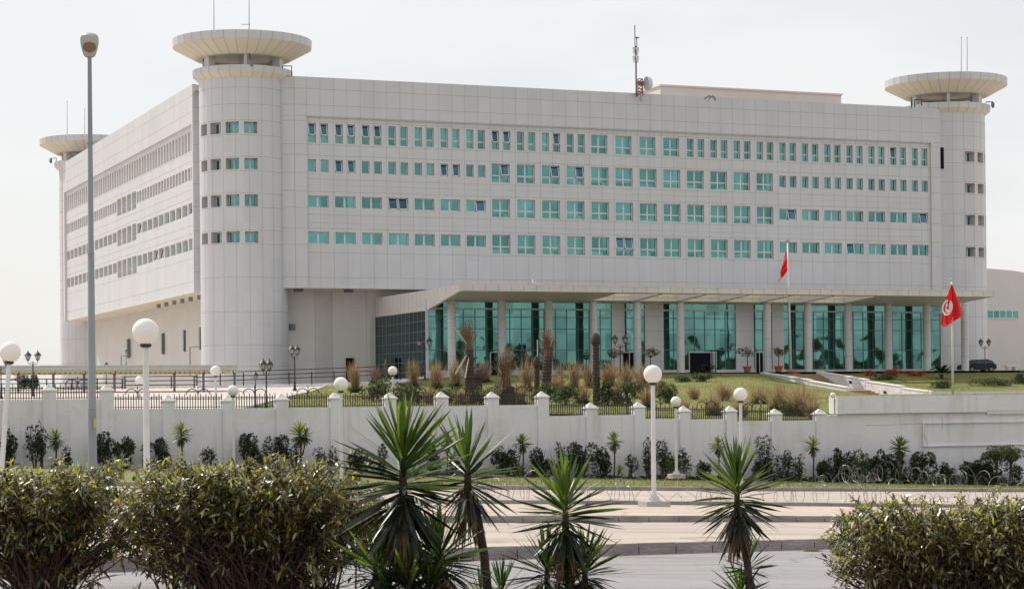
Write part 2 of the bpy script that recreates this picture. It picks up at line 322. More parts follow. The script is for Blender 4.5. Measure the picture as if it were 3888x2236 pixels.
# the rising ground inside the wall
TX = sorted(set([-120+8*i for i in range(16)]+[8+2.5*i for i in range(70)]+[190, 240, 300]))
TY = [YW+0.15+2.5*i for i in range(30)]+[190, 200, 215, 240, 300, 420]
TX = sorted(set(TX+[100.3, 106.6])); TY = sorted(set(TY+[164.0, 183.7]))
def gsheet(name, m, xs, ys, dz, clampx=None):
    mb = MB(); nc = len(xs)
    for y in ys:
        for x in xs:
            x_ = max(x, clampx(y)) if clampx else x; mb.v.append((x_, y, tz(x_, y)+dz))
    for i in range(len(ys)-1):
        for j in range(nc-1):
            xc, yc = (xs[j]+xs[j+1])/2, (ys[i]+ys[i+1])/2
            if 100.3 < xc < 106.6 and 164 < yc < 183.7: continue
            if clampx and xs[j+1] <= min(clampx(ys[i]), clampx(ys[i+1])): continue
            a = i*nc+j; mb.f.append((a, a+1, a+nc+1, a+nc)); mb.m.append(0)
    return tag(mb.build(name, m), kind='structure')
gsheet('terrain', DRIVE, TX, TY, -0.02)
for nm_, row in (('terrain_edge', [(x, YW+0.15) for x in TX]),):
    sheet(nm_, SOIL, [[(x, y+0.01, tz(x, y)-0.02) for x, y in row], [(x, y+0.01, -7) for x, y in row]])
pA, pB = inner(655, 1001), inner(875, 938)
def lawn_x0(y): return pA[0]+(pB[0]-pA[0])*(y-pA[1])/(pB[1]-pA[1])
LX = sorted(set([pA[0]-2+1.5*i for i in range(70)]+[100.3, 106.6])); LY = sorted(set([YW+0.2+1.5*i for i in range(48)]+[164.0, 183.7, 185.0]))
gsheet('lawn', GRASSM, LX, LY, 0.05, lawn_x0)
# a pale path kerb along the lawn's left edge and the forecourt paving
mb = MB()
for i in range(37):
    y0 = YW+0.4+(184.5-YW-0.4)*i/37; y1 = YW+0.4+(184.5-YW-0.4)*(i+1)/37
    a, b = lawn_x0(y0), lawn_x0(y1)
    mb.hexa([(a-.25, y0, tz(a, y0)-.1), (a, y0, tz(a, y0)-.1), (b, y1, tz(b, y1)-.1), (b-.25, y1, tz(b, y1)-.1), (a-.25, y0, tz(a, y0)+.14), (a, y0, tz(a, y0)+.14), (b, y1, tz(b, y1)+.14), (b-.25, y1, tz(b, y1)+.14)])
tag(mb.build('path_kerb', CONC), kind='structure')
sheet('forecourt', PAVE, [[(x, y, tz(x, 188)+0.04) for x in (66.0, 90, 110, 150)] for y in (185.0, 192.0, 204.0)])

# ---------------------------------------------------------------- main building
ZB, ZR, ZO = 5.6, 36.95, 15.83            # foot, roof line, underside of the overhang
B = empty('office_building', (54, 204, 6), 'long white office block with rows of teal windows, round saucer topped towers and glass hall', 'building')
def merge_breaks(a, lo, hi):
    s = sorted(set(round(x, 4) for x in a if lo-1e-6 <= x <= hi+1e-6)); return s
def gridwall(mb, us, vs, holes, mapf, depth, m=0, mrev=1):
    U = merge_breaks(list(us)+[h[0] for h in holes]+[h[1] for h in holes], us[0], us[-1])
    V = merge_breaks(list(vs)+[h[2] for h in holes]+[h[3] for h in holes], vs[0], vs[-1])
    H = np.array(holes) if holes else np.zeros((0, 4))
    for u0, u1 in zip(U, U[1:]):
        uc = (u0+u1)/2; hu = H[(H[:, 0] < uc) & (H[:, 1] > uc)] if len(H) else H
        for v0, v1 in zip(V, V[1:]):
            vc = (v0+v1)/2
            if len(hu) and ((hu[:, 2] < vc) & (hu[:, 3] > vc)).any(): continue
            mb.face([mapf(u0, v0, 0), mapf(u1, v0, 0), mapf(u1, v1, 0), mapf(u0, v1, 0)], m)
    for a, b, c, d in holes:
        uu = [u for u in U if a-1e-6 <= u <= b+1e-6]
        for u0, u1 in zip(uu, uu[1:]):
            mb.face([mapf(u0, c, 0), mapf(u1, c, 0), mapf(u1, c, depth), mapf(u0, c, depth)], mrev)
            mb.face([mapf(u0, d, 0), mapf(u1, d, 0), mapf(u1, d, depth), mapf(u0, d, depth)], mrev)
        for u in (a, b): mb.face([mapf(u, c, 0), mapf(u, d, 0), mapf(u, d, depth), mapf(u, c, depth)], mrev)
def vjoint(mb, u, v0, v1, holes, mapf, hw, m=2, off=-0.004):
    cuts = sorted((c, d) for a, b, c, d in holes if a-hw < u < b+hw); z = v0
    for c, d in cuts+[(v1, v1)]:
        c = min(c, v1)
        if c-z > 0.02: mb.face([mapf(u-hw, z, off), mapf(u+hw, z, off), mapf(u+hw, c, off), mapf(u-hw, c, off)], m)
        z = max(z, d)
def hjoint(mb, v, us, holes, mapf, hw, m=2, off=-0.004):
    for u0, u1 in zip(us, us[1:]):
        uc = (u0+u1)/2
        if any(a < uc < b and c-hw < v < d+hw for a, b, c, d in holes): continue
        mb.face([mapf(u0, v-hw, off), mapf(u1, v-hw, off), mapf(u1, v+hw, off), mapf(u0, v+hw, off)], m)
def wbar(mb, mapf, u0, u1, v0, v1, d0, d1, dd=lambda v: 0):
    mb.hexa([mapf(u0, v0, d0+dd(v0)), mapf(u1, v0, d0+dd(v0)), mapf(u1, v0, d1+dd(v0)), mapf(u0, v0, d1+dd(v0)),
             mapf(u0, v1, d0+dd(v1)), mapf(u1, v1, d0+dd(v1)), mapf(u1, v1, d1+dd(v1)), mapf(u0, v1, d1+dd(v1))])
def window(fr, pn, mapf, h, dep_, typ, k=1.0, tilt=0, pb=None):
    """typ: s one light, t one light over a transom, d two lights, q two lights over a transom; k scales u to metres"""
    u0, u1, v0, v1 = h; b = 0.085; bu = b*k; D0 = dep_-0.02; D1 = dep_+0.05
    wbar(fr, mapf, u0, u0+bu, v0, v1, D0, D1); wbar(fr, mapf, u1-bu, u1, v0, v1, D0, D1)
    wbar(fr, mapf, u0+bu, u1-bu, v0, v0+b, D0, D1); wbar(fr, mapf, u0+bu, u1-bu, v1-b, v1, D0, D1)
    vt = v0+(v1-v0)*0.38; um = (u0+u1)/2
    if typ in 'tq': wbar(fr, mapf, u0+bu, u1-bu, vt-0.07, vt+0.07, D0-0.01, D1)
    if typ in 'dq':
        if typ == 'q': wbar(fr, mapf, um-0.085*k, um+0.085*k, v0+b, vt-0.07, D0, D1); wbar(fr, mapf, um-0.085*k, um+0.085*k, vt+0.07, v1-b, D0, D1)
        else: wbar(fr, mapf, um-0.10*k, um+0.10*k, v0+b, v1-b, D0, D1)
    top0 = vt if typ in 'tq' else v0
    cells = [(u0, u1)] if typ in 'st' else [(u0, um), (um, u1)]
    G = dep_+0.02
    if typ in 'tq': pn.face([mapf(u0, v0, G), mapf(u1, v0, G), mapf(u1, vt, G), mapf(u0, vt, G)], 0)
    for i, (a, c) in enumerate(cells):
        if tilt and (tilt == 3 or tilt == i+1):
            f = lambda v: -0.30*(v1-v)/(v1-top0)*min(1.0, (v1-top0)/1.2)
            pn.face([mapf(a+bu, top0+b, G+f(top0)), mapf(c-bu, top0+b, G+f(top0)), mapf(c-bu, v1-b, G), mapf(a+bu, v1-b, G)], 1)
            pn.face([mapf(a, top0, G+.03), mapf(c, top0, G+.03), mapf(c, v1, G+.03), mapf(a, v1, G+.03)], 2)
            for q in ((a+bu*.5, a+bu*1.5, top0+b, v1-b), (c-bu*1.5, c-bu*.5, top0+b, v1-b), (a+bu*1.5, c-bu*1.5, top0+.02, top0+b+.03)):
                wbar(fr, mapf, *q, D0-.03, D0+.03, f)
        else: pn.face([mapf(a, top0, G), mapf(c, top0, G), mapf(c, v1, G), mapf(a, v1, G)], 0)
GM = [GLASS, GLASSB, DARK]
WINS = []       # (size, mapf, hole, depth, type, k, tilt)
BX = [60.62+2.827*i for i in range(27)]
YF, YREC = 205.0, 205.22
mapF = lambda u, v, d: (u, YREC+d, v)
mapP = lambda u, v, d: (u, YF+d, v)
holes = []; DEPW = 0.34
tilt_r1 = {0: 3, 1: 3, 2: 3, 7: 3, 9: 2, 24: 1}
def addw(h, typ, tilt=0, mapf=mapF, depth=DEPW, k=1.0, fac=1.0, main=True):
    if main: holes.append(h)
    WINS.append(((h[1]-h[0])/k*(h[3]-h[2])*fac, mapf, h, depth, typ, k, tilt))
for i in range(26):
    x = BX[i]; a, b = x+0.30, x+2.28
    # row 1
    if 11 <= i <= 14: addw((x+0.22, x+2.1, 30.43, 32.42), 'q')
    else:
        addw((x+0.22, x+1.02, 30.43, 32.42), 't', 1 if tilt_r1.get(i, 0) & 1 else 0); addw((x+1.50, x+2.30, 30.43, 32.42), 't', 1 if tilt_r1.get(i, 0) & 2 else 0)
    # row 2
    if 7 <= i <= 18: addw((x+0.18, x+2.2, 27.02, 29.0), 'q', 2 if i in (7, 9, 10) else 0)
    else:
        t = 1 if i in (1, 5) else 0
        addw((x+0.18, x+1.0, 27.5, 28.78), 's', t); addw((x+1.5, x+2.32, 27.5, 28.78), 's', t)
    # row 3
    if 7 <= i <= 18: addw((x+0.18, x+2.2, 23.40, 25.32), 'q')
    else: addw((x+0.15, x+2.3, 23.94, 25.14), 'd', {3: 3, 6: 2, 19: 2, 25: 2}.get(i, 0))
    # row 4
    if 7 <= i <= 18: addw((x+0.18, x+2.2, 19.62, 21.62), 'q', 3 if i == 12 else 0)
    else: addw((x+0.15, x+2.3, 20.30, 21.52), 'd', {22: 1}.get(i, 0))
XE = BX[0]+2.827*26-0.2      # 133.9
mb = MB()
gridwall(mb, [BX[0], XE], [ZO, 33.03], holes, mapF, DEPW+0.06)
jx = [BX[0]+1.4135*i for i in range(52)]
for x in jx:
    vjoint(mb, x, ZO, 33.0, holes, mapF, 0.016)
for z in (16.93, 19.42, 21.85, 23.22, 25.55, 26.80, 29.18, 30.25, 32.6): hjoint(mb, z, jx+[XE], holes, mapF, 0.02)
for z in (22.4, 26.2): hjoint(mb, z, jx, holes, mapF, 0.012)
# parapet band, standing proud
XP0, XP1 = 59.35, 135.1
gridwall(mb, [BX[0], XE], [33.03, ZR], [], mapP, 0)
mb.face([(BX[0], YF, 33.03), (XE, YF, 33.03), (XE, YREC, 33.03), (BX[0], YREC, 33.03)], 1)
for x in jx: vjoint(mb, x, 33.03, ZR, [], mapP, 0.017)
for z in (33.10, 34.2, 35.82): hjoint(mb, z, [XP0, BX[0], XE, XP1], [], mapP, 0.022)
# corner pilasters with their chamfers
for xa, xb in ((XP0, BX[0]), (XE, XP1)):
    mb.face([(xa, YF, ZO), (xb, YF, ZO), (xb, YF, ZR), (xa, YF, ZR)], 0)
mb.face([(BX[0], YF, ZO), (BX[0], YREC, ZO), (BX[0], YREC, 33.03), (BX[0], YF, 33.03)], 1)
mb.face([(XE, YF, ZO), (XE, YREC, ZO), (XE, YREC, 33.03), (XE, YF, 33.03)], 1)
mb.face([(56.8, 206.3, ZO), (XP0, YF, ZO), (XP0, YF, ZR), (56.8, 206.3, ZR)], 0)
mb.face([(XP1, YF, ZO), (136.2, 205.5, ZO), (136.2, 205.5, ZR), (XP1, YF, ZR)], 0)
mb.face([(136.2, 205.5, ZO), (136.25, 207.4, ZO), (136.25, 207.4, ZR), (136.2, 205.5, ZR)], 0)
mapC = lambda u, v, d: (56.8+(XP0-56.8)*u, 206.3+(YF-206.3)*u+d, v)
for z in (16.93, 20.2, 21.85, 23.9, 25.55, 27.4, 29.18, 30.25, 32.6, 33.10, 34.2, 35.82):
    hjoint(mb, z, [0, 1], [], mapC, 0.022); 
    if z < 33.1: hjoint(mb, z, [XP0, BX[0]], [], mapP, 0.022); hjoint(mb, z, [XE, XP1], [], mapP, 0.022)
vjoint(mb, 0.995, ZO, ZR, [], mapC, 0.01)
mb.box(135.2, 135.8, 205.02, 205.1, 30.2, 32.6, 3)       # dark slot beside the right tower
# underside of the overhang and the drip edge
mb.face([(56.8, 206.3, ZO), (XP0, YF, ZO), (136, YF, ZO), (136, 209.6, ZO), (56.8, 209.6, ZO)], 4)
front = tag(mb.build('front_wall', [CLAD, PIER, JOINT, DARK, BOUNCE], B), None)

# left facade on the plane X = XLF
XLF = 50.97; Y0L, Y1L = 213.3, 288.0; XLREC = XLF+0.25
mapL = lambda u, v, d: (XLREC+d, u, v)
mapLP = lambda u, v, d: (XLF+d, u, v)
lh = []; LW = []
def addl(h, typ, tilt=0):
    lh.append(h); LW.append((h, typ, tilt))
for i in range(26):
    y = Y0L+0.7+2.82*i; mid = 10 <= i <= 13
    addl((y+0.12, y+1.22, 30.4, 32.4), 't'); addl((y+1.5, y+2.6, 30.4, 32.4), 't')
    if mid:
        for (c, d) in ((26.9, 28.9), (23.3, 25.2), (19.5, 21.5)): addl((y+0.15, y+2.5, c, d), 'q')
    else:
        t = 1 if i in (1, 9, 22) else 0
        addl((y+0.12, y+1.2, 27.4, 28.7), 's', t); addl((y+1.5, y+2.58, 27.4, 28.7), 's', 0)
        addl((y+0.15, y+2.5, 23.85, 25.05), 'd', 3 if i in (0, 9) else 0); addl((y+0.15, y+2.5, 20.2, 21.4), 'd', 3 if i in (5, 6) else 0)
mb = MB()
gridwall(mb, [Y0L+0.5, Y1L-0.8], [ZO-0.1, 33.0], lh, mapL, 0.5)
gridwall(mb, [Y0L, Y1L], [33.0, ZR], [], mapLP, 0)
for a, b in ((Y0L, Y0L+0.5), (Y1L-0.8, Y1L)): mb.face([(XLF, a, ZO-.1), (XLF, b, ZO-.1), (XLF, b, 33), (XLF, a, 33)], 0)
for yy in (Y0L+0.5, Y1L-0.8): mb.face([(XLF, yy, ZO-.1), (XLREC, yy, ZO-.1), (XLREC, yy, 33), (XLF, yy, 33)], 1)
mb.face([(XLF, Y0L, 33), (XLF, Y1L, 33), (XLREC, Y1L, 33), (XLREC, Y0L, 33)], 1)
for z in (16.93, 19.3, 21.85, 22.7, 25.5, 26.4, 29.3, 30.25): hjoint(mb, z, [Y0L+.5, Y1L-.8], lh, mapL, 0.025)
for z in (34.2, 35.82): hjoint(mb, z, [Y0L, Y1L], [], mapLP, 0.02)
for i in range(50): vjoint(mb, Y0L+1.41*(i+1), 33.05, ZR, [], mapLP, 0.012)
# the return beside the tower and the underside
mb.face([(XLF, Y0L, ZO-.1), (53.3, Y0L, ZO-.1), (53.3, Y0L, ZR), (XLF, Y0L, ZR)], 0)
mapRt = lambda u, v, d: (u, Y0L+d, v)
for z in (17.8, 20.2, 22.0, 24.5, 26.8, 29.0, 30.8, 33.2, 34.6, 35.9): hjoint(mb, z, [XLF, 53.3], [], mapRt, 0.02)
mb.face([(XLF, Y0L, ZO-.1), (57, Y0L, ZO-.1), (57, Y1L, ZO-.1), (XLF, Y1L, ZO-.1)], 4)
mb.face([(XLF, Y1L, ZO-.1), (56, Y1L, ZO-.1), (56, Y1L, ZR), (XLF, Y1L, ZR)], 0)
mb.build('side_wall', [CLAD, SIDEREV, JOINT, DARK, BOUNCE], B)

# ground storey walls, folded like a screen
mb = MB(); pts = [(57.5, 209.3), (onY(209, 777, 800)[0], 208.7), (onY(209, 824, 800)[0], 209.4), (onY(209, 905, 800)[0], 208.9), (onY(208.4, 913, 800)[0], 208.2), (70.5, 208.6), (138, 208.6)]
for p, q in zip(pts, pts[1:]): mb.face([(*p, ZB-1), (*q, ZB-1), (*q, ZO+.05), (*p, ZO+.05)], 0)
for p in pts[1:4]: mb.face([(p[0]-.02, p[1]-.015, ZB), (p[0]+.02, p[1]-.015, ZB), (p[0]+.02, p[1]-.015, ZO), (p[0]-.02, p[1]-.015, ZO)], 1)
yy = 212.0; k = 0; zig = []
while yy < 292: zig.append((54.6+(0.45 if k % 2 else 0), yy)); yy += 2.4 if k % 2 else 1.6; k += 1
for p, q in zip(zig, zig[1:]): mb.face([(*p, ZB-1), (*q, ZB-1), (*q, ZO), (*p, ZO)], 0)
mb.build('ground_storey_wall', [mat('storey_render', (0.62, 0.605, 0.58), .8, var=.06, vscale=.3), JOINT], B)
def boxpart(name, x0, x1, y0, y1, z0, z1, m, parent=B): q = MB(); q.box(x0, x1, y0, y1, z0, z1); return q.build(name, m, parent)
for yv in (217.5, 225.0, 232.5, 243.5, 263.0):
    boxpart('slit_window', 54.35, 54.6, yv, yv+0.5, 10.2, 12.6, mat('slit_glass', (0.10, 0.13, 0.14), 0.3))
for i in range(7): boxpart('soffit_lamp', 52.6, 53.0, 214.5+3.9*i, 214.9+3.9*i, ZO-0.55, ZO-0.12, POLEG)
p = onY(208.8, 716, 801); q_ = onY(208.8, 730, 815)
lv = MB(); lv.box(p[0], q_[0], 208.75, 209.0, q_[2], p[2], 0)
for i in range(6): zz = q_[2]+(p[2]-q_[2])*(i+.3)/6; lv.box(p[0]+.04, q_[0]-.04, 208.70, 208.75, zz, zz+.05, 1)
lv.build('louvre', [mat('grey_louvre', (0.12, 0.12, 0.13), 0.6), POLEG], B)
p = onY(208.9, 857, 885); q_ = onY(208.9, 875, 909); boxpart('side_door', p[0], q_[0], 208.85, 209.2, 6.0, p[2], DARK)
for a, b in ((729, 748), (853, 872)):
    p = onY(206.5, a, 716); q_ = onY(206.5, b, 716); boxpart('vent_box', p[0], q_[0], 206.3, 206.9, ZO-0.3, ZO-.004, mat('grey_louvre', (0.12, 0.12, 0.13)))
# roof deck, penthouse, little roof box
mb = MB(); mb.face([(51.2, 206.6, 36.2), (136.2, 205.3, 36.2), (136.2, 245, 36.2), (51.2, 287.8, 36.2)], 0)
mb.box(XP0, 136.2, YF+.012, YF+0.4, ZR-.02, ZR+.06, 1); mb.box(XLF+.012, XLF+.4, Y0L, Y1L, ZR-.02, ZR+.06, 1)
mb.build('roof', [CONC, CLAD], B)
P0 = onY(225, 1633, 213.5); P1 = onY(225, 2080, 237)
ph = MB(); ph.box(P0[0], P1[0], 225, 248, 36.2, P0[2]); ph.box(P0[0]-.15, P1[0]+.15, 224.85, 248, P0[2]+.004, P0[2]+.2)
ph.build('penthouse', mat('pink_white_render', (0.66, 0.59, 0.56), 0.85, var=0.05, vscale=0.3), B)
p = onY(216, 1203, 212.5); q_ = onY(216, 1257, 215); boxpart('roof_box', p[0], q_[0], 216, 219, 36.2, p[2], PLASTER)

# round towers with their saucers
def tower(cx, cy, zfoot, angs, first):
    tw = MB(); RT = 4.38
    mp_ = lambda u, v, d: (cx+(RT-d)*math.sin(u), cy-(RT-d)*math.cos(u), v)
    us = [R(-180)+R(6)*i for i in range(61)]; hs = []
    rows_ = ((31.0, 32.15), (27.45, 28.55), (23.8, 24.95), (20.2, 21.3))
    for c in angs:
        for a, b in rows_: hs.append((R(c-8.8), R(c+8.8), a, b))
    gridwall(tw, us, [zfoot, 36.7], hs, mp_, 0.75)
    for i in range(21): vjoint(tw, R(-180)+2*PI*i/21+0.02, zfoot, 36.6, hs, mp_, 0.0036)
    for z in (8.0, 10.1, 13.4, 16.8, 20.08, 21.45, 23.7, 25.1, 27.3, 28.7, 30.85, 32.3, 33.9, 35.55): hjoint(tw, z, us, hs, mp_, 0.022)
    tw.build('tower', [CLAD, PIER, JOINT], B)
    for h in hs: WINS.append(((2.0 if first else 1.2), mp_, (h[0], h[1], h[2], h[3]), 0.72, 'd', 1/RT, 0))
    def ringpart(name, prof, n, mats, radj, seg=36):
        q = MB()
        for (r0, z0, r1, z1, m_) in prof:
            for i in range(seg):
                a, b = 2*PI*i/seg, 2*PI*(i+1)/seg
                q.face([(cx+r0*math.cos(a), cy+r0*math.sin(a), z0), (cx+r0*math.cos(b), cy+r0*math.sin(b), z0), (cx+r1*math.cos(b), cy+r1*math.sin(b), z1), (cx+r1*math.cos(a), cy+r1*math.sin(a), z1)], m_)
        for (r0, z0, r1, z1) in radj:
            for i in range(seg):
                a = 2*PI*i/seg; t = 0.02
                ca, sa = math.cos(a), math.sin(a)
                q.face([(cx+r0*ca-t*sa, cy+r0*sa+t*ca, z0), (cx+r0*ca+t*sa, cy+r0*sa-t*ca, z0), (cx+r1*ca+t*sa, cy+r1*sa-t*ca, z1), (cx+r1*ca-t*sa, cy+r1*sa+t*ca, z1)], 2)
        return q.build(name, mats, B)
    MS = [CLAD, BOUNCE, JOINT]
    ringpart('collar', [(4.3, 36.5, 5.0, 37.1, 1), (5.0, 37.1, 5.02, 37.7, 0), (5.02, 37.7, 3.4, 37.74, 1), (3.4, 37.74, 0.01, 37.74, 1)], 0, MS, [(4.31, 36.49, 5.012, 37.09), (5.012, 37.11, 5.03, 37.68)], 27)
    ringpart('saucer', [(4.75, 38.85, 6.93, 40.02, 1), (6.95, 40.02, 6.98, 40.8, 0), (6.98, 40.8, 6.7, 40.84, 0), (6.7, 40.84, 0.01, 40.6, 0),
                        (4.75, 38.85, 4.0, 38.86, 1), (4.0, 38.86, 3.9, 39.1, 1), (3.9, 39.1, 0.01, 39.1, 0), (6.93, 40.02, 6.95, 40.02, 0)], 0, MS,
             [(4.77, 38.845, 6.94, 40.01), (6.962, 40.03, 6.992, 40.79)], 36)
    for i in range(6):
        pc = MB(); a = math.atan2(-cy, -cx)+R(60*i+4); ca, sa = math.cos(a), math.sin(a); r0, r1, t = 3.5, 4.3, (0.14 if i % 3 == 0 else 0.38)
        pc.hexa([(cx+r*ca-s*t*sa, cy+r*sa+s*t*ca, z) for z in (37.75, 38.93) for r, s in ((r0, -1), (r1, -1), (r1, 1), (r0, 1))])
        pc.build('saucer_post', CLAD, B)
tower(55.0, 208.5, ZB-.6, [-4.7, -29.2, -53.7, -78.2], True)
tower(138.3, 208.5, ZB-.6, [3, 27.5, 52, 76.5], False)
tower(55.7, 292.5, ZB-1, [], False)
tag(B.children[-1])

# windows: the hundred largest as parts, the rest as one
WINS.sort(key=lambda w: -w[0])
for wv in WINS[:100]:
    fr, pn = MB(), MB(); window(fr, pn, wv[1], wv[2], wv[3], wv[4], wv[5], wv[6])
    o = fr.build('window', WFRAME, B); pn.build('pane', GM, o)
    if wv[6]: o['label'] = 'window with a sash tilted open'
fr, pn = MB(), MB()
for wv in WINS[100:]: window(fr, pn, wv[1], wv[2], wv[3], wv[4], wv[5], wv[6])
for h, typ, t in LW: window(fr, pn, mapL, h, 0.42, typ, 1.0, t)
o = fr.build('window', WFRAME, B); o['kind'] = 'stuff'; o['label'] = 'the smaller teal windows'; q = pn.build('pane', GM, o); q['kind'] = 'stuff'

# glass entrance hall and its canopy
XH, YG, YC, YFC = 68.77, 192.6, 190.9, 183.4
XHE = onY(YG, 2325, 850)[0]; XCE = onY(YFC, 2457, 735)[0]
ZG0, ZG1, ZS = 7.3, 14.0, 14.5
def gx(px): return float(onY(YG, px, 850)[0])
piers = [(1512, 1544), (1594, 1640), (1818.6, 1863), (1908.5, 1937)]
segs = []; x = XH+0.12
for a, b in piers: segs.append((x, gx(a))); x = gx(b)
segs.append((x, XHE))
for a, b in piers:
    q = MB(); q.box(gx(a), gx(b), YG-0.12, YG+0.3, 6.4, ZG1+.1, 0)
    for z in (8.2, 9.7, 11.2, 12.7): q.box(gx(a)-.001, gx(b)+.001, YG-0.123, YG-.1, z-.015, z+.015, 1)
    q.build('hall_pier', [CLAD, JOINT], B)
doors = {1: None}
ZM = (9.3, 11.35, 12.5, 13.25)
for si, (a, b) in enumerate(segs):
    g = MB(); zb = 6.7 if si in (1, 2, 3) else ZG0
    g.face([(a, YG, zb), (b, YG, zb), (b, YG, ZG1), (a, YG, ZG1)])
    go = g.build('curtain_wall', GLASSH, B); m_ = MB(); n_ = max(1, round((b-a)/1.19))
    for i in range(n_+1):
        xx = a+(b-a)*i/n_; m_.box(xx-.035, xx+.035, YG-.05, YG-.004, zb, 13.2)
    for z in ZM: m_.box(a, b, YG-.06, YG-.003, z-.035, z+.035)
    m_.build('mullions', MULL, go)
q = MB(); q.box(XH, XHE, YG-.15, YG+.2, 6.2, ZG0-.003, 0); q.build('plinth', CLAD, B)
q = MB(); q.box(XH+.13, XHE, YG-.18, YG-.125, 13.2, 13.36, 0); q.build('transom', CLAD, B)
q = MB(); q.face([(XH, YG, 6.5), (XH, 208.4, 6.5), (XH, 208.4, 13.3), (XH, YG, 13.3)]); go = q.build('side_curtain_wall', GLASSD, B)
m_ = MB()
for i in range(14): yv = YG+.15+1.19*i; m_.box(XH-.05, XH-.004, yv-.025, yv+.025, 6.6, 13.1)
for z in (7.2, 8.2, 9.2, 10.1, 11.1, 12.1): m_.box(XH-.06, XH-.003, YG, 208.4, z-.025, z+.025)
m_.build('mullions', mat('grey_mullion', (0.16, 0.22, 0.22), 0.5), go)
boxpart('corner_post', XH-.1, XH+.12, YG-.1, YG+.12, 6.4, 14.2, CLAD)
def door(pa, pb, ptop, leaves, mdoor, openx=None):
    a, b = gx(pa), gx(pb); zt_ = onY(YG, (pa+pb)/2, ptop)[2]; q = MB()
    q.box(a, b, YG-.16, YG-.08, 6.75, zt_, 0); o = q.build('door', mdoor, B); f = MB(); t = .07
    f.box(a-t, a, YG-.2, YG-.06, 6.75, zt_+t); f.box(b, b+t, YG-.2, YG-.06, 6.75, zt_+t); f.box(a, b, YG-.2, YG-.06, zt_, zt_+t)
    for i in range(1, leaves): xx = a+(b-a)*i/leaves; f.box(xx-.04, xx+.04, YG-.2, YG-.165, 6.75, zt_)
    f.build('door_frame', WFRAME, o)
door(1703, 1755, 872, 1, DARK); door(1757, 1768, 872, 3, GLASSD); door(1538, 1570, 872, 2, DARK); door(1867, 1884, 872, 2, DARK); door(1212, 1234, 872, 1, GLASSD)
for px in (1117, 1241, 1357, 1468, 1576, 1683, 1898, 1999, 2098.6, 2197, 2292, 2386):
    c = onY(YC, px, 850)[0]; q = MB(); zb = tz(c, 190)
    q.lathe([(0.40, zb), (0.40, 14.5)], (c, YC, 0), 20)
    for z in (8.6, 10.4, 12.2, 14.0): q.lathe([(0.403, z-.02), (0.406, z), (0.403, z+.02)], (c, YC, 0), 20, 1)
    q.lathe([(0.48, zb-.05), (0.48, zb+.12), (0.40, zb+.16)], (c, YC, 0), 20)
    autosm(q.build('column', [CLAD, JOINT], B))
# canopy slab: front strip, openings between beams, back part
CA, CB_ = 85.1, 113.6; OY0, OY1 = 184.3, 190.2
cz0, cz1 = ZS, 15.05
q = MB()
zbt = lambda y: cz0-0.062*(y-YFC)
def slab(x0, x1, y0, y1, m=0, dz=0.0): q.hexa([(x0, y0, zbt(y0)+dz), (x1, y0, zbt(y0)+dz), (x1, y1, zbt(y1)+dz), (x0, y1, zbt(y1)+dz), (x0, y0, cz1-dz), (x1, y0, cz1-dz), (x1, y1, cz1-dz), (x0, y1, cz1-dz)], m)
slab(XH, CA, YFC, 193); q.box(XH, CA, 193, 208, 14.3, cz1-.01, 0); slab(CB_, XCE, YFC, 193); q.box(CB_, XCE, 193, 204, 14.3, cz1-.01, 0)
slab(CA+.004, CB_-.004, YFC+.003, OY0, 0, .004); slab(CA+.004, CB_-.004, OY1, 193, 0, .004); q.box(CA+.004, CB_-.004, 193, 204, 14.3, cz1-.01, 0)
for k in range(1, 6):
    xx = CA+(CB_-CA)*k/6; slab(xx-.28, xx+.28, OY0+.003, OY1-.003, 0, .01)
q.box(XH-.02, XH+.3, YFC+9.3, 208.2, 13.08, cz1+.003, 0)      # deep side fascia, tapering to the front edge
q.hexa([(XH-.02, YFC+9.3, 13.08), (XH+.3, YFC+9.3, 13.08), (XH+.3, YFC-.02, ZS-.02), (XH-.02, YFC-.02, ZS-.02), (XH-.02, YFC+9.3, cz1+.003), (XH+.3, YFC+9.3, cz1+.003), (XH+.3, YFC-.02, cz1+.003), (XH-.02, YFC-.02, cz1+.003)], 0)
n_ = 46
for i in range(n_+1):
    xx = XH+(XCE-XH)*i/n_; q.box(xx-.02, xx+.02, YFC-.006, YFC+.001, cz0, cz1+.002, 2)
for i in range(21): yv = YFC+1.2*i; q.box(XH-.025, XH-.01, yv-.018, yv+.018, cz0 if yv < 193 else 13.1, cz1+.002, 2)
q.box(XH+10, XCE+0, YFC-.03, YFC+.02, cz1+.004, cz1+.07, 0)
q.face([(CA, OY1-.006, zbt(OY1)+.02), (CB_, OY1-.006, zbt(OY1)+.02), (CB_, OY1-.006, cz1-.02), (CA, OY1-.006, cz1-.02)], 1)  # cream overlay: bounced light painted onto the inner face of the opening
for i in range(25): xx = CA+(CB_-CA)*i/24; q.box(xx-.015, xx+.015, OY1-.012, OY1-.007, zbt(OY1)+.02, cz1-.02, 2)
q.box(CA, CB_, OY1-.02, OY1-.007, 14.42, 14.46, 2)
q.build('canopy', [mat('canopy_cladding', (0.66, 0.62, 0.58), 0.5, var=0.06, vscale=0.6), BOUNCE, JOINT, BOUNCE], B)
q = MB(); q.box(XHE, XHE+.3, YG, 206, 6, 14.5); q.box(69.1, XHE-.05, YG+3.5, YG+3.6, 6, 14.3, 1); q.build('hall_end_wall', [CLAD, DARK], B)

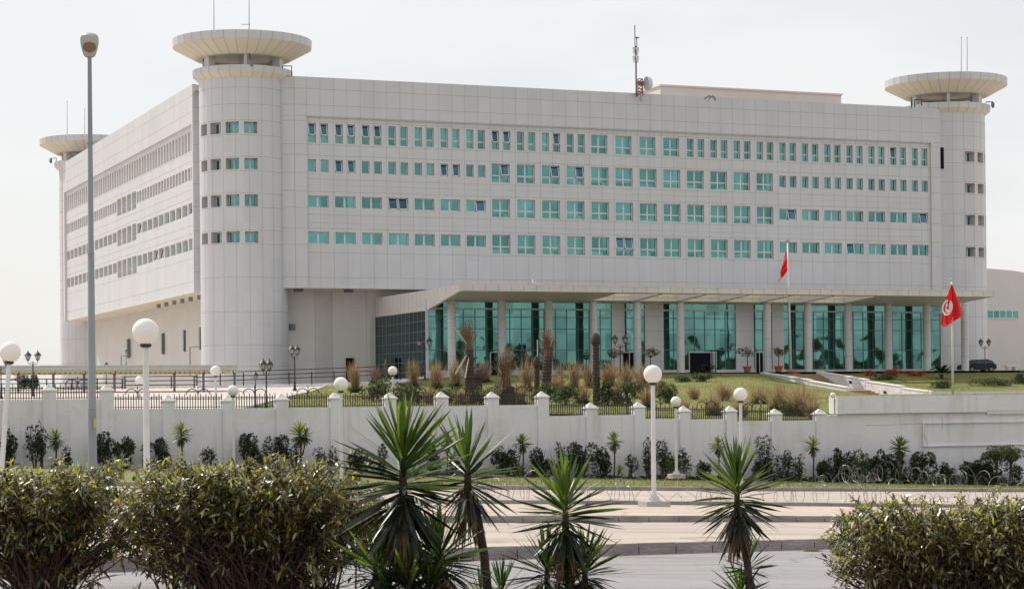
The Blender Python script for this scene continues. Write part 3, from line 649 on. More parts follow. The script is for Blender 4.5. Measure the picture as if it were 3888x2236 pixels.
# annex to the right of the main block
p = onY(245, 2436, 664); p2 = onY(245, 2600, 690)
AN = empty('annex_building', (145, 245, 5), 'lower pale building with curved roofline and teal window strip, right of the main block', 'building')
q = MB(); xs_ = [132+(200-132)*i/20 for i in range(21)]
def ztop(x): pxx = 2436+(x-p[0])*(2600-2436)/(p2[0]-p[0]); t = (pxx-2440)/92; return p[2]-0.10*t-0.32*t*t if t > 0 else p[2]
top = [(x, 245, ztop(x)) for x in xs_ if ztop(x) > 5]
for a, b in zip(top, top[1:]):
    q.face([(a[0], 245, 4), (b[0], 245, 4), b, a]); q.face([a, b, (b[0], 275, b[2]), (a[0], 275, a[2])])
q.build('wall', mat('annex_render', (0.58, 0.565, 0.55), .8, var=.05, vscale=.15), AN)
pa, pb = onY(244.9, 2440, 768), onY(244.9, 2518, 786); wd = (pb[0]-pa[0])/5
for i in range(5):
    f, g = MB(), MB(); a = pa[0]+wd*i+.04; b = a+wd-.08
    g.face([(a, 244.90, pb[2]), (b, 244.90, pb[2]), (b, 244.90, pa[2]), (a, 244.90, pa[2])])
    f.box(a-.04, a+.03, 244.85, 244.98, pb[2]-.05, pa[2]+.05); f.box(b-.03, b+.04, 244.85, 244.98, pb[2]-.05, pa[2]+.05)
    f.box(a+.03, b-.03, 244.85, 244.98, pb[2]-.05, pb[2]+.02); f.box(a+.03, b-.03, 244.85, 244.98, pa[2]-.02, pa[2]+.05)
    o = f.build('window', WFRAME, AN); g.build('pane', GLASS, o)

# ---------------------------------------------------------------- perimeter wall
W = empty('perimeter_wall', (45, YW, 0.3), 'long white plastered wall in steps with capped pillars and iron railings, across the street', 'wall')
pil = [(122, 950), (265, 950), (417, 976), (565, 976), (697, 973), (830, 970), (965, 970), (1093, 968), (1218, 968), (1342, 967), (1462, 995), (1580, 993), (1692, 1003), (1807, 1003), (1918, 1010), (2028, 1010)]
px_ = [float(onY(YW, a, 1000)[0]) for a, b in pil]; pz_ = [float(onY(YW, a, b)[2]) for a, b in pil]
dx = px_[1]-px_[0]; px_ = [px_[0]-2*dx, px_[0]-dx]+px_; pz_ = [pz_[0]]*2+pz_
wt = [4.48, 4.48, 4.48, 3.95, 3.93, 3.93, 3.93, 3.93, 3.93, 3.93, 3.95, 3.31, 3.31, 3.06, 3.0, 2.86, 2.84]      # wall top right of each pillar
q = MB(); XT = float(onY(YW, 2068, 1000)[0])
q.box(px_[0]-6, px_[0], YW, YW+.3, gz(px_[0]-3)-.4, 4.48)
for i in range(len(px_)-1): q.box(px_[i], px_[i+1], YW, YW+.3, gz(px_[i+1])-.4, wt[i])
q.box(px_[-1], XT+.1, YW, YW+.3, -1.5, 3.12)
q.build('wall', PLASTER, W)
for i, (x, z) in enumerate(zip(px_, pz_)):
    q = MB(); hw = 0.34; zc = z-0.36; q.box(x-hw, x+hw, YW-.14, YW+.44, gz(x)-.4, zc, 0)
    o = q.build('pillar', PLASTER, W)
    c = MB(); e = 0.05; b0 = [(x-hw-e, YW-.14-e, zc), (x+hw+e, YW-.14-e, zc), (x+hw+e, YW+.44+e, zc), (x-hw-e, YW+.44+e, zc)]
    b1 = [(a, b_, zc+.04) for a, b_, _ in b0]; yc = YW+.15; b2 = [(x-.17, yc-.14, zc+.23), (x+.17, yc-.14, zc+.23), (x+.17, yc+.14, zc+.23), (x-.17, yc+.14, zc+.23)]
    c.hexa(b0+b1); c.hexa([(a, b_, z_+.002) for a, b_, z_ in b1]+b2); 
    b3 = [(x-.03, yc-.03, z), (x+.03, yc-.03, z), (x+.03, yc+.03, z), (x-.03, yc+.03, z)]; c.hexa([(a, b_, z_+.002) for a, b_, z_ in b2]+b3)
    c.build('pillar_cap', CAPW, o)
def railing_panel(a, b, z, crest=True):
    q = MB(); y = YW+.15; n = max(4, round((b-a)/0.14)); 
    for i in range(n+1):
        x = a+(b-a)*i/n; h = 0.74 if i % 2 == 0 else 0.62; q.box(x-.021, x+.021, y-.021, y+.021, z, z+h)
        q.hexa([(x-.024, y-.015, z+h), (x+.024, y-.015, z+h), (x+.024, y+.015, z+h), (x-.024, y+.015, z+h), (x-.006, y-.006, z+h+.08), (x+.006, y-.006, z+h+.08), (x+.006, y+.006, z+h+.08), (x-.006, y+.006, z+h+.08)])
    for zz in (0.07, 0.50, 0.58): q.box(a, b, y-.02, y+.02, z+zz, z+zz+.035)
    if crest:
        c = (a+b)/2
        for s in (-1, 1): q.tube([(c+s*(.32-.32*math.cos(t)), y, z+.75+.30*math.sin(t)) for t in [PI*k/10 for k in range(11)]], .026, 5)
        q.tube([(c, y, z+.6), (c, y, z+1.2)], [.026, .016], 5); q.ball((c, y, z+1.12), .035, 8)
    return q.build('railing_panel', RUSTIRON, W)
for i in range(len(px_)-1): railing_panel(px_[i]+.34, px_[i+1]-.34, wt[i])
# terrace wall at the right end
T = empty('terrace_wall', (80, YW, -1), 'plain white terrace wall with deep parapet and framed panel, right end of the street', 'wall')
q = MB(); q.box(XT, 120, YW+.02, YW+.6, -4, 3.2)
for pts in (((2328, 1030), (2331, 1046), (2329, 1062)), ((2283, 1062), (2286, 1078), (2292, 1090), (2294, 1104)), ((2297, 1106), (2296, 1122), (2298, 1136)), ((2140, 1051), (2200, 1050), (2280, 1047))):
    q.tube([onY(YW+.018, *p) for p in pts], .012, 3, 1)
q.build('wall', [PLASTER, mat('crack_grey', (0.2, 0.19, 0.18), .9)], T)
xa = float(onY(YW, 2436, 1000)[0]); xb = float(onY(YW, 2280, 1060)[0])
q = MB(); q.box(XT-.05, xa, YW-.22, YW+.8, 3.22, 4.30); q.box(xa, 120, YW-.20, YW+.8, 3.30, 4.30); q.box(xa+.05, 120, YW-.16, YW+.01, 3.10, 3.296); q.build('parapet', PLASTER, T)
q = MB(); z1 = onY(YW, 2290, 1044)[2]; z0 = onY(YW, 2290, 1104)[2]
q.box(xb, 120, YW-.10, YW+.018, z1-.07, z1); q.box(xb, 120, YW-.10, YW+.018, z0, z0+.06); q.box(xb, xb+.07, YW-.10, YW+.018, z0+.06, z1-.07); q.box(XT, 120, YW-.2, YW+.02, -4, gz(80)+.75); q.build('panel_moulding', PLASTER, T)
q = MB(); xs0 = float(onY(YW, 2062, 1000)[0])
q.tube([(xs0-.45, YW-.1, 3.2), (xs0, YW-.1, 3.2), (xs0, YW-.1, 4.15)], .035, 6); 
TL = empty('wall_lamp', (xs0, YW-.1, 3.15), 'small white globe lamp on a bent dark pipe where the railings meet the terrace wall', 'lamp'); q.build('pipe', RUSTIRON, TL)
q = MB(); q.ball((xs0-.12, YW-.1, 4.35), .17, 16); q.build('globe', GLOBE, TL, smooth=True)

# ---------------------------------------------------------------- lamps
def globe_lamp():
    t = empty('globe_lamp', (0, 0, 0), 'x', 'street lamp'); H = 4.2
    q = MB(); q.tube([(0, 0, .12), (0, 0, .5), (0, 0, H-.34)], [.085, .075, .065], 14); autosm(q.build('pole', POLEW, t))
    q = MB(); q.box(-.42, .42, -.34, .34, -.15, .10); q.build('plinth', CONC, t)
    q = MB(); q.box(-.19, .19, -.19, .19, .10, .13)
    for a in (0, 90, 180, 270):
        c, s = math.cos(R(a)), math.sin(R(a)); q.hexa([(c*.08-s*.01, s*.08+c*.01, .13), (c*.18-s*.01, s*.18+c*.01, .13), (c*.18+s*.01, s*.18-c*.01, .13), (c*.08+s*.01, s*.08-c*.01, .13), (c*.08-s*.01, s*.08+c*.01, .32), (c*.09-s*.01, s*.09+c*.01, .32), (c*.09+s*.01, s*.09-c*.01, .32), (c*.08+s*.01, s*.08-c*.01, .32)])
    for a in (45, 135, 225, 315): q.tube([(.15*math.cos(R(a))*1.1, .15*math.sin(R(a))*1.1, .10), (.15*math.cos(R(a))*1.1, .15*math.sin(R(a))*1.1, .24)], .022, 6)
    q.build('base_plate', POLEW, t)
    q = MB(); q.lathe([(.065, H-.36), (.12, H-.34), (.135, H-.29), (.10, H-.26)], (0, 0, 0), 20); q.build('collar', IRON, t)
    q = MB(); q.ball((0, 0, H), .30, 40); q.build('globe', GLOBE, t, smooth=True)
    return t
gl = globe_lamp(); ug = [False]; G1 = 'white globe lamps along the street'; G2 = 'small globe lamps inside the compound'
for px, py, d, lean, lab in ((1614, 925, 48, 0, 'tall white globe lamp bolted to a concrete plinth on the bright median, right of centre'),
    (360, 820, 64, 0, 'nearest and largest white globe lamp, beside the tall grey street light'),
    (25, 869, 51, 4.5, 'leaning white globe lamp at the far left edge of the picture'),
    (1831, 975, 35, 0, 'white globe lamp behind the spiky yucca on the right'),
    (1671, 993, 27.5, 0, 'globe lamp standing on the grass verge in front of the white wall'),
    (843, 950, 38, 0, 'white globe lamp rising just left of the large dark yucca'),
    (576, 966, 28, 0, 'globe lamp level with a wall pillar, behind the left hedge')):
    P = dep(5253*.6/d, px, py); zb = gz(P[0])+(0.165 if px == 1614 else .25 if px == 1671 else 0)
    o = place(gl, ug, (P[0]-math.sin(R(lean))*4.2, P[1], zb), lab, G1, sc=(P[2]-zb)/4.2, tilt=(0, R(lean)))
for px, py, d, lab in ((533, 917, 26, 'small globe lamp on the pale driveway in front of the round tower'),
    (345, 940, 21, 'small globe lamp below the car shelter, left of the big nearest globe'),
    (971, 917, 23.5, 'small globe lamp beside a double black lantern on the garden slope')):
    P = dep(5253*.6/d, px, py); o = place(gl, ug, (P[0], P[1], P[2]-4.2), lab, G2, sc=1.0)

def lantern(q, gq, c, s=1.0):
    x, y, z = c
    for a in range(6):
        a0, a1 = R(60*a), R(60*a+60); r0, r1 = .13*s, .25*s
        gq.face([(x+r0*math.cos(a0), y+r0*math.sin(a0), z+.10*s), (x+r0*math.cos(a1), y+r0*math.sin(a1), z+.10*s), (x+r1*math.cos(a1), y+r1*math.sin(a1), z+.42*s), (x+r1*math.cos(a0), y+r1*math.sin(a0), z+.42*s)])
        q.tube([(x+r0*math.cos(a0), y+r0*math.sin(a0), z+.10*s), (x+r1*math.cos(a0), y+r1*math.sin(a0), z+.42*s)], .018*s, 4)
    q.lathe([(.02, 0), (.06, .02), (.13, .08), (.14, .10)], c, 12); q.lathe([(.29*s, .42*s), (.28*s, .46*s), (.16*s, .60*s), (.10*s, .66*s), (.05*s, .70*s), (.03*s, .78*s), (.001, .84*s)], c, 12)
LGL = mat('lantern_glass', (0.35, 0.36, 0.36), 0.15)
def black_lamp(n):
    t = empty('lantern_post', (0, 0, 0), 'x', 'lamp post'); q = MB()
    q.lathe([(.16, 0), (.16, .12), (.10, .2), (.08, .55), (.11, .6), (.06, .68), (.045, 1.2), (.045, 2.3), (.07, 2.35), (.035, 2.42), (.03, 2.7)], (0, 0, 0), 12)
    autosm(q.build('post', IRON, t))
    if n == 1: hs = [(0, 0, 2.7)]
    else: hs = [(-.42, 0, 2.72), (.42, 0, 2.72)]
    for c in hs:
        q, g = MB(), MB()
        if n > 1: s = 1 if c[0] > 0 else -1; q.tube([(0, 0, 2.42), (s*.18, 0, 2.46), (s*.34, 0, 2.52), (s*.43, 0, 2.62), (s*.42, 0, 2.72)], .025, 6); q.tube([(0, 0, 2.55), (s*.12, 0, 2.62), (s*.2, 0, 2.55)], .018, 5)
        lantern(q, g, c); o = q.build('lantern', IRON, t); g.build('lantern_glass', LGL, o)
    return t
l1, l2 = black_lamp(1), black_lamp(2); u1, u2 = [False], [False]; G3 = 'black lantern posts around the building'
for n, px, pt, pb, lab in ((2, 82, 866, 980, 'double black lantern post against the sky left of the tall street light'),
    (2, 3, 880, 985, 'black lantern post cut by the left edge of the picture'),
    (1, 263, 893, 955, 'single black lantern post right of the tall street light, under the shelter edge'),
    (1, 312, 862, 905, 'small single lantern at the foot of the long side wall'),
    (2, 659, 886, 1006, 'tall lantern post before the round tower, second one left of the dark louvre'),
    (1, 632, 916, 1006, 'shorter lantern post immediately left of a taller one before the round tower'),
    (2, 729, 852, 966, 'lantern post standing under the dark louvre right of the round tower'),
    (2, 1050, 832, 938, 'double lantern post at the left corner of the glass hall'),
    (2, 1534, 826, 932, 'double lantern post in front of a hall door, centre'),
    (2, 2436, 826, 908, 'double lantern post behind the dark car at right'),
    (2, 973, 940, 1003, 'low double lantern behind the small globe lamp in the garden'),
    (1, 1224, 946, 1003, 'low single lantern behind the railings near the dead palms'),
    (2, 1551, 969, 1026, 'low double lantern behind the lower railings, centre right'),
    (1, 1881, 986, 1040, 'low single lantern behind the railings near the tan grass clump')):
    if pb > 1000: P = onY(114.5, px, pb); zb = P[2]-.3
    elif px == 312: P = onY(206, px, pb); P = onX(52.0, px, pb); zb = P[2]
    elif px == 2436: P = onY(199.5, px, pb+10); zb = P[2]
    elif px in (1050,): P = onY(189, px, pb); zb = P[2]
    elif px == 973: P = onY(116, px, pb); zb = P[2]
    else: P = inner(px, pb); zb = P[2]
    sc = ((pb-pt)*pxm(P)+(P[2]-zb))/3.54; pr_, us_ = (l2, u2) if n == 2 else (l1, u1)
    place(pr_, us_, (P[0], P[1], zb), lab, G3, rz=(1.15 if px in (659, 729) else random.uniform(-.4, .4))-YAW*.9, sc=sc)

# tall grey street light
P = dep(62, 228, 1100); zb = gz(P[0]); Pt = dep(62, 221.5, 137)
S = empty('street_light', (P[0], P[1], zb), 'tall grey tapering street light with a shell shaped head, at left', 'street light')
q = MB(); n_ = 8; q.tube([(lerp(P[0], Pt[0], t), lerp(P[1], Pt[1], t), lerp(zb, Pt[2], t)) for t in (0, .2, .201, .55, .551, 1)], [.135, .125, .118, .095, .085, .058], 20); o = autosm(q.build('pole', POLEG, S))
q = MB()
for t in (.2, .55, .80): q.lathe([(.13-.06*t, 0), (.145-.06*t, .02), (.13-.06*t, .05)], (lerp(P[0], Pt[0], t), lerp(P[1], Pt[1], t), lerp(zb, Pt[2], t)), 16)
q.build('pole_band', POLEG, S)
c = Vector(Pt); _b = math.atan2(P[0], P[1]); fw = Vector((-math.sin(_b), -math.cos(_b), 0)); rt_ = Vector((math.cos(_b), -math.sin(_b), 0)); upv = Vector((0, 0, 1))
hd = MB(); sec = [(-.10, .10, .05), (-.02, .17, .12), (.22, .225, .20), (.48, .26, .24), (.68, .265, .22), (.80, .22, .13), (.84, .03, .03)]
ring = []
ax = (fw*math.cos(R(38))+upv*math.sin(R(38))).normalized(); an = ax.cross(rt_).normalized(); an = an if an.z > 0 else -an
for s, wd_, th in sec:
    o_ = c+ax*s*.95; ring.append([tuple(o_+rt_*(wd_*math.cos(a))+an*(th*math.sin(a)*(1.0 if math.sin(a) > 0 else .45))) for a in [2*PI*k/20 for k in range(20)]])
i0 = 0
for r_ in ring: hd.v += r_
for k in range(len(ring)-1):
    for j in range(20): a = k*20+j; b = k*20+(j+1) % 20; hd.f.append((a, b, b+20, a+20)); hd.m.append(0)
hd.f.append(tuple(range(20))[::-1]); hd.m.append(0); hd.f.append(tuple(range(120, 140))); hd.m.append(0)
o = hd.build('lamp_head', mat('lamp_head_grey', (0.42, 0.42, 0.41), 0.4), S, smooth=True)
q = MB(); ce = c+ax*.40-an*.085
q.v += [tuple(ce+rt_*(.19*math.cos(a))*(1.0)+ax*(.20*math.sin(a))-an*.03) for a in [2*PI*k/20 for k in range(20)]]+[tuple(ce-an*.07)]
for j in range(20): q.f.append((j, (j+1) % 20, 20)); q.m.append(0)
q.build('lens', mat('amber_lens', (0.16, 0.12, 0.07), 0.15), o)
Ps = dep(61.85, 234, 1046); q = MB(); q.box(Ps[0]-.035, Ps[0]+.035, Ps[1]-.03, Ps[1]+.01, Ps[2]-.13, Ps[2]+.13); q.build('sticker', mat('orange_sticker', (0.6, 0.35, 0.08)), S)

# ---------------------------------------------------------------- car shelter, railings, low wall at left
p = onY(170, 600, 893); zt_ = 7.12; SH = empty('car_shelter', (30, 170, 5.4), 'long low car shelter roof on thin posts with scalloped cream edge, left of the tower', 'shelter')
xr = float(onY(170, 588, 905)[0]); q = MB(); x = 8.0
q.box(x, xr, 170, 175, zt_-.05, zt_+.28, 0); q.box(x, xr, 169.9, 170-.003, zt_+.24, zt_+.32, 0)
q.build('roof', mat('shelter_white', (0.52, 0.53, 0.52), 0.6, var=.1, vscale=1), SH)
q = MB(); n_ = 90
for i in range(n_):
    a = x+(xr-x)*i/n_; b = x+(xr-x)*(i+1)/n_; q.face([(a, 169.96, zt_-.05), (b, 169.96, zt_-.05), (b-.05, 169.96, zt_-.28), ((a+b)/2, 169.96, zt_-.36), (a+.05, 169.96, zt_-.28)])
    q.face([(a, 170, zt_-.2), (b, 170, zt_-.2), (b, 175, zt_-.35), (a, 175, zt_-.35)])
q.build('canvas', mat('cream_canvas', (0.60, 0.50, 0.34), 0.9, trans=.35), SH)
for px in (45, 132, 208, 283, 360, 431, 503, 580):
    xx = float(onY(170.5, px, 930)[0]); q = MB(); q.tube([(xx, 170.5, tz(xx, 170)-.3), (xx, 170.5, zt_-.1)], .10, 8); q.lathe([(.1, -.5), (.22, -.1)], (xx, 170.5, zt_), 8); q.build('post', mat('brown_grey_post', (0.20, 0.165, 0.15), 0.8), SH)
def railing(pa, pb, Y, h, step, label, zoff=0, n_r=3):
    xa, xb = float(onY(Y, pa, 935)[0]), float(onY(Y, pb, 935)[0]); t = empty('railing', ((xa+xb)/2, Y, tz((xa+xb)/2, Y)), label, 'railing', 'black pipe railings in front of the building')
    n = max(2, round((xb-xa)/step)); zf = lambda x: tz(x, Y)+zoff
    for k in range(n+1):
        x = xa+(xb-xa)*k/n; q = MB(); q.tube([(x, Y, zf(x)-.1), (x, Y, zf(x)+h)], .055, 6); q.build('post', IRON, t)
    for j in range(n_r):
        z = h*(1-.02-j*.36); q = MB(); q.tube([(xa-.3, Y-.06, zf(xa)+z), (xb+.3, Y-.06, zf(xb)+z)], .042, 6); q.build('rail', IRON, t)
railing(-12, 302, 184, 1.05, 2.4, 'black pipe railing at far left under the car shelter', -.15)
railing(309, 480, 186, 1.05, 2.4, 'short middle run of black pipe railing left of the round tower')
railing(487, 1043, 188, 1.05, 2.15, 'longest run of black pipe railing from the tower to the glass hall', .25)
q = MB(); xa, xb = float(onY(188.2, 487, 935)[0]), float(onY(188.2, 1046, 935)[0])
for i in range(12):
    a = xa+(xb-xa)*i/12; b = xa+(xb-xa)*(i+1)/12; q.hexa([(a, 188, tz(a, 188)-.4), (b, 188, tz(b, 188)-.4), (b, 188.4, tz(b, 188)-.4), (a, 188.4, tz(a, 188)-.4), (a, 188, tz(a, 188)+.22), (b, 188, tz(b, 188)+.22), (b, 188.4, tz(b, 188)+.22), (a, 188.4, tz(a, 188)+.22)])
tag(q.build('low_wall', PLASTER, loc=(xa, 188, 5.8)), 'low white kerb wall carrying the longest black railing', 'wall')
# thin signs / bent grey pipes by the side wall
for px, y0, y1, lab in ((470, 858, 905, 'thin bent grey pipe standing at the foot of the side wall, nearer one'), (300, 880, 905, 'shorter bent grey pipe at the foot of the side wall, beside the lantern')):
    P = onX(51.5, px, y1); q = MB(); h = (y1-y0)*pxm(P); q.tube([(P[0], P[1], P[2]-1), (P[0], P[1], P[2]+h), (P[0]+.9, P[1], P[2]+h+.05)], .07, 6)
    tag(q.build('bent_pipe', POLEG, loc=(P[0], P[1], P[2])), lab, 'pipe', 'bent pipes by the side wall')

# ---------------------------------------------------------------- roof gear
def rod(px, y0, y1, D, lab, cross=None, r=.045):
    a, b = dep(D, px, y1), dep(D, px, y0); q = MB(); q.tube([a, b], [r, r*.6], 6); q.ball(tuple(b), r*1.6, 8)
    if cross: c1, c2 = dep(D, cross[0], cross[1]), dep(D, px+3, cross[1]); q.tube([c1, c2], .03, 5)
    tag(q.build('antenna_rod', POLEG, loc=tuple(a)), lab, 'antenna', 'thin rods on the saucers')
rod(529, -30, 74, 212, 'thin rod on the left part of the front left saucer'); rod(616, -30, 73, 212, 'thin rod with a small crossbar on the front left saucer', (596, 61))
rod(2377, 93, 181, 246, 'left one of the two close rods on the right saucer'); rod(2391.5, 94, 181, 246, 'right one of the two close rods on the right saucer')
rod(166, 252, 334, 296, 'taller left rod on the distant back saucer'); rod(209.5, 271, 334, 296, 'shorter right rod on the distant back saucer')
q = MB(); cx, cy = dep(297, 197, 332)[:2]; zr = 40.85
for z in (zr+1.05,): q.tube([(cx+2*math.cos(a), cy+2*math.sin(a), z) for a in [2*PI*k/24 for k in range(25)]], .04, 5, cap=False)
for k in range(8): a = 2*PI*k/8; q.tube([(cx+2*math.cos(a), cy+2*math.sin(a), zr-.2), (cx+2*math.cos(a), cy+2*math.sin(a), zr+1.05)], .035, 5)
tag(q.build('ring_railing', WFRAME, loc=(cx, cy, zr)), 'thin round railing on top of the distant back saucer', 'railing')
def cctv(pts, D, cam_at, lab, cy=1):
    P = dep(D, *pts[0]); t = empty('security_camera', tuple(P), lab, 'camera', 'security cameras on the towers'); q = MB(); q.tube([dep(D, *p) for p in pts], .055, 6); q.build('bracket', IRON, t)
    c = dep(D, *cam_at); q = MB(); q.lathe([(.05, .35), (.18, .3), (.2, 0), (.17, -.15), (.08, -.3), (.001, -.33)], tuple(c), 12); q.build('camera_dome', mat('camera_grey', (0.16, 0.17, 0.18), .4), t)
cctv([(2438, 262), (2438, 252.5), (2455, 252.5), (2455, 257)], 243, (2455, 261), 'dome camera on a bent bracket at the right edge of the right tower')
cctv([(139, 404), (139, 391), (125.5, 392), (125.5, 396)], 292, (125.5, 399), 'dome camera on a bracket at the left edge of the distant back tower')
cctv([(616, 132), (620, 150), (621, 158)], 205.5, (622, 158), 'dark camera under the middle of the front left saucer')
for i, (pts, D, lab) in enumerate(((([(699, 170), (699, 164), (721, 164), (721, 190)]), 209, 'black bent pipe ladder at the right edge of the left tower collar'), (([(2254, 268), (2254, 248), (2262, 248), (2262, 266)]), 236, 'black hooped handrail left of the right tower collar'), (([(2262, 247), (2279, 247), (2279, 262)]), 236.5, 'second thin black hoop, touching the right tower collar'))):
    q = MB(); q.tube([dep(D, *p) for p in pts], .06, 6); q.tube([dep(D+.4, *p) for p in pts], .06, 6)
    tag(q.build('roof_ladder', IRON, loc=tuple(dep(D, *pts[0]))), lab, 'ladder')
DM = 226; M = empty('antenna_mast', tuple(dep(DM, 1574, 236)), 'slim roof mast with pairs of white panel antennas and a red lattice foot', 'antenna mast')
q = MB(); q.tube([dep(DM, 1573.5, 240), dep(DM, 1572, 115)], .085, 8); q.tube([dep(DM, 1570.5, 130), dep(DM, 1569.5, 63)], .05, 6); q.tube([dep(DM, 1575, 125), dep(DM, 1574.5, 92)], .045, 6)
a = dep(DM, 1574.5, 94); q.ball(tuple(a), .12, 8); q.tube([a+np.array([-.25, 0, 0]), a+np.array([.3, 0, 0])], .05, 5); q.build('mast', mat('dark_mast', (0.07, 0.06, 0.06), .6), M)
for y0, y1 in ((118, 136), (139, 156)):
    for px in (1568, 1577):
        a, b = dep(DM-.3, px-3.6, y0), dep(DM-.3, px+3.6, y1); q = MB(); m_ = .12
        q.hexa([(a[0]+m_, a[1]-.1, b[2]), (b[0]-m_, a[1]-.1, b[2]), (b[0]-m_, a[1]+.15, b[2]), (a[0]+m_, a[1]+.15, b[2]), (a[0], a[1]-.1, a[2]), (b[0], a[1]-.1, a[2]), (b[0], a[1]+.15, a[2]), (a[0], a[1]+.15, a[2])])
        q.build('panel_antenna', WFRAME, M)
q = MB()
for px in (1577, 1589):
    q.tube([dep(DM, px, 238), dep(DM, px, 196)], .06, 5)
for k in range(5): y = 236-8*k; q.tube([dep(DM, 1577, y), dep(DM, 1589, y-8)], .05, 5); q.tube([dep(DM, 1577, y-8), dep(DM, 1589, y-8)], .05, 5)
q.build('lattice_foot', mat('red_oxide', (0.22, 0.035, 0.02), .7), M)
c = dep(DM+1, 1597, 207); DI = empty('satellite_dish', tuple(c), 'white drum shaped dish antenna beside the red lattice foot on the roof', 'dish antenna')
q = MB(); prof = [(0.05, .75), (.35, .72), (.62, .55), (.75, .28), (.76, 0), (.74, -.1)]
for k in range(len(prof)-1):
    for j in range(24):
        a0, a1 = 2*PI*j/24, 2*PI*(j+1)/24; F_ = lambda r, h, a: (c[0]-.2-h*.9+.2+.1, c[1]+r*math.cos(a)*.9-h*.2, c[2]+r*math.sin(a))
        q.face([F_(prof[k][0], -prof[k][1], a0), F_(prof[k][0], -prof[k][1], a1), F_(prof[k+1][0], -prof[k+1][1], a1), F_(prof[k+1][0], -prof[k+1][1], a0)])
q.tube([(c[0]-.5, c[1], c[2]-.4), (c[0]-.5, c[1], 36.2)], .08, 6); q.build('dish', WFRAME, DI, smooth=True)
q = MB(); q.tube([(c[0]-1.0, c[1]-.2, c[2]), (c[0]-.1, c[1], c[2])], .22, 12); q.build('feed', POLEG, DI)
q = MB(); c = dep(226, 1757, 241); q.tube([c+np.array([-.7, 0, -.2]), c+np.array([-.2, 0, .1]), c+np.array([.4, 0, .05]), c+np.array([.6, 0, -.3])], .12, 6); q.tube([c+np.array([-.4, 0, -.4]), c+np.array([.2, 0, .22])], .08, 6)
tag(q.build('roof_floodlight', POLEG, loc=tuple(c)), 'small grey floodlight lying on the roof edge before the penthouse', 'floodlight')
p = onY(183.3, 1322, 702); q = MB(); q.hexa([(p[0]-.5, 183.2, p[2]+.1), (p[0]+.5, 183.2, p[2]-.15), (p[0]+.5, 183.5, p[2]-.15), (p[0]-.5, 183.5, p[2]+.1), (p[0]-.5, 183.2, p[2]+.35), (p[0]+.5, 183.2, p[2]+.05), (p[0]+.5, 183.5, p[2]+.05), (p[0]-.5, 183.5, p[2]+.35)])
p = onY(183.3, 1162, 703)
o = q.build('security_camera', WFRAME, loc=(p[0], 183.3, 15.1)); tag(o, 'small white box camera on the front corner of the canopy', 'camera', 'cameras on the canopy'); o.location = (p[0]+.3, 183.3, 15.15)

# ---------------------------------------------------------------- flags
def grid_obj(name, fn, nu, nv, m, parent, smooth=True):
    q = MB()
    for j in range(nv+1):
        for i in range(nu+1): q.v.append(tuple(map(float, fn(i/nu, j/nv))))
    for j in range(nv):
        for i in range(nu): a = j*(nu+1)+i; q.f.append((a, a+1, a+nu+2, a+nu+1)); q.m.append(0)
    return q.build(name, m, parent, smooth=smooth)
b = inner(1956, 924); DF1 = float(np.dot(b-CAM, _f)); F1 = empty('flagpole', tuple(b), 'tall white flagpole with a red flag hanging almost edge on, by the hall steps', 'flagpole')
q = MB(); q.tube([b, dep(DF1, 1947.5, 597)], [.13, .07], 12); q.build('pole', POLEW, F1, smooth=True); q = MB(); q.ball(tuple(dep(DF1, 1947.5, 596)), .14, 12); q.build('finial', mat('brass', (0.45, 0.33, 0.14), .3, metal=.8), F1)
q = MB(); q.lathe([(.95, -.1), (.95, .12), (.55, .2), (.35, .42), (.14, .45)], tuple(b), 8); q.build('base', mat('red_tile', (0.33, 0.13, 0.08), .7), F1)
def f1(u, v):     # u along the fly, v down the hoist
    top = (lerp(1946, 1931, u), lerp(612, 672, u)); bot = (lerp(1949, 1924.5, u), lerp(669, 699, u))
    x = lerp(top[0], bot[0], v)+1.5*math.sin(6*v+5*u)*u; y = lerp(top[1], bot[1], v); return dep(DF1-.15+.35*math.sin(9*v+3*u)*(.3+u), x-1.5*(1-u), y)
grid_obj('flag', f1, 16, 16, REDF, F1)
DF2 = 137.0; b = dep(DF2, 2356, 985); F2 = empty('flagpole', (b[0], b[1], tz(b[0], b[1])), 'flagpole behind the terrace wall, its billowing red flag showing a white disc', 'flagpole')
q = MB(); q.tube([(b[0], b[1], tz(b[0], b[1])-.2), dep(DF2, 2353.5, 697)], [.085, .055], 12); q.build('pole', POLEW, F2, smooth=True)
q = MB(); q.ball(tuple(dep(DF2, 2353.5, 692)), .07, 12); q.tube([dep(DF2, 2353.5, 689), dep(DF2, 2353.5, 685)], .02, 5); q.build('finial', mat('brass', (0.5, 0.4, 0.2)), F2)
Lf = [(0, 2352.5, 702), (.25, 2344, 727), (.5, 2335, 748), (.75, 2328, 778), (1, 2326, 801)]; Rf = [(0, 2354, 702), (.25, 2365, 731), (.5, 2373, 750), (.75, 2378.5, 772), (.88, 2377.5, 783), (1, 2360, 793)]
def f2(u, v):
    def ed(E, t):
        return np.array([pw(t, [(a, b_) for a, b_, c_ in E]), pw(t, [(a, c_) for a, b_, c_ in E])])
    p_ = ed(Lf, v)*(1-u)+ed(Rf, v)*u; p_ = p_+np.array([0, 13*math.sin(PI*u)*max(0, v-.6)/.4*(1-u)*1.3])
    return dep(DF2-.22-.16*math.sin(11*u-3*v+.6)*(.3+v)-.05*math.sin(21*u+5*v), *p_)
fl = grid_obj('flag', f2, 26, 30, REDF, F2)
def emb(fn_pts, m, off, name, par):
    q = MB(); dcm = lambda px, py: dep(DF2-.42-off, px, py)
    q.face([dcm(*p) for p in fn_pts]); return q.build(name, m, par)
cx, cy = 2342.5, 760.5
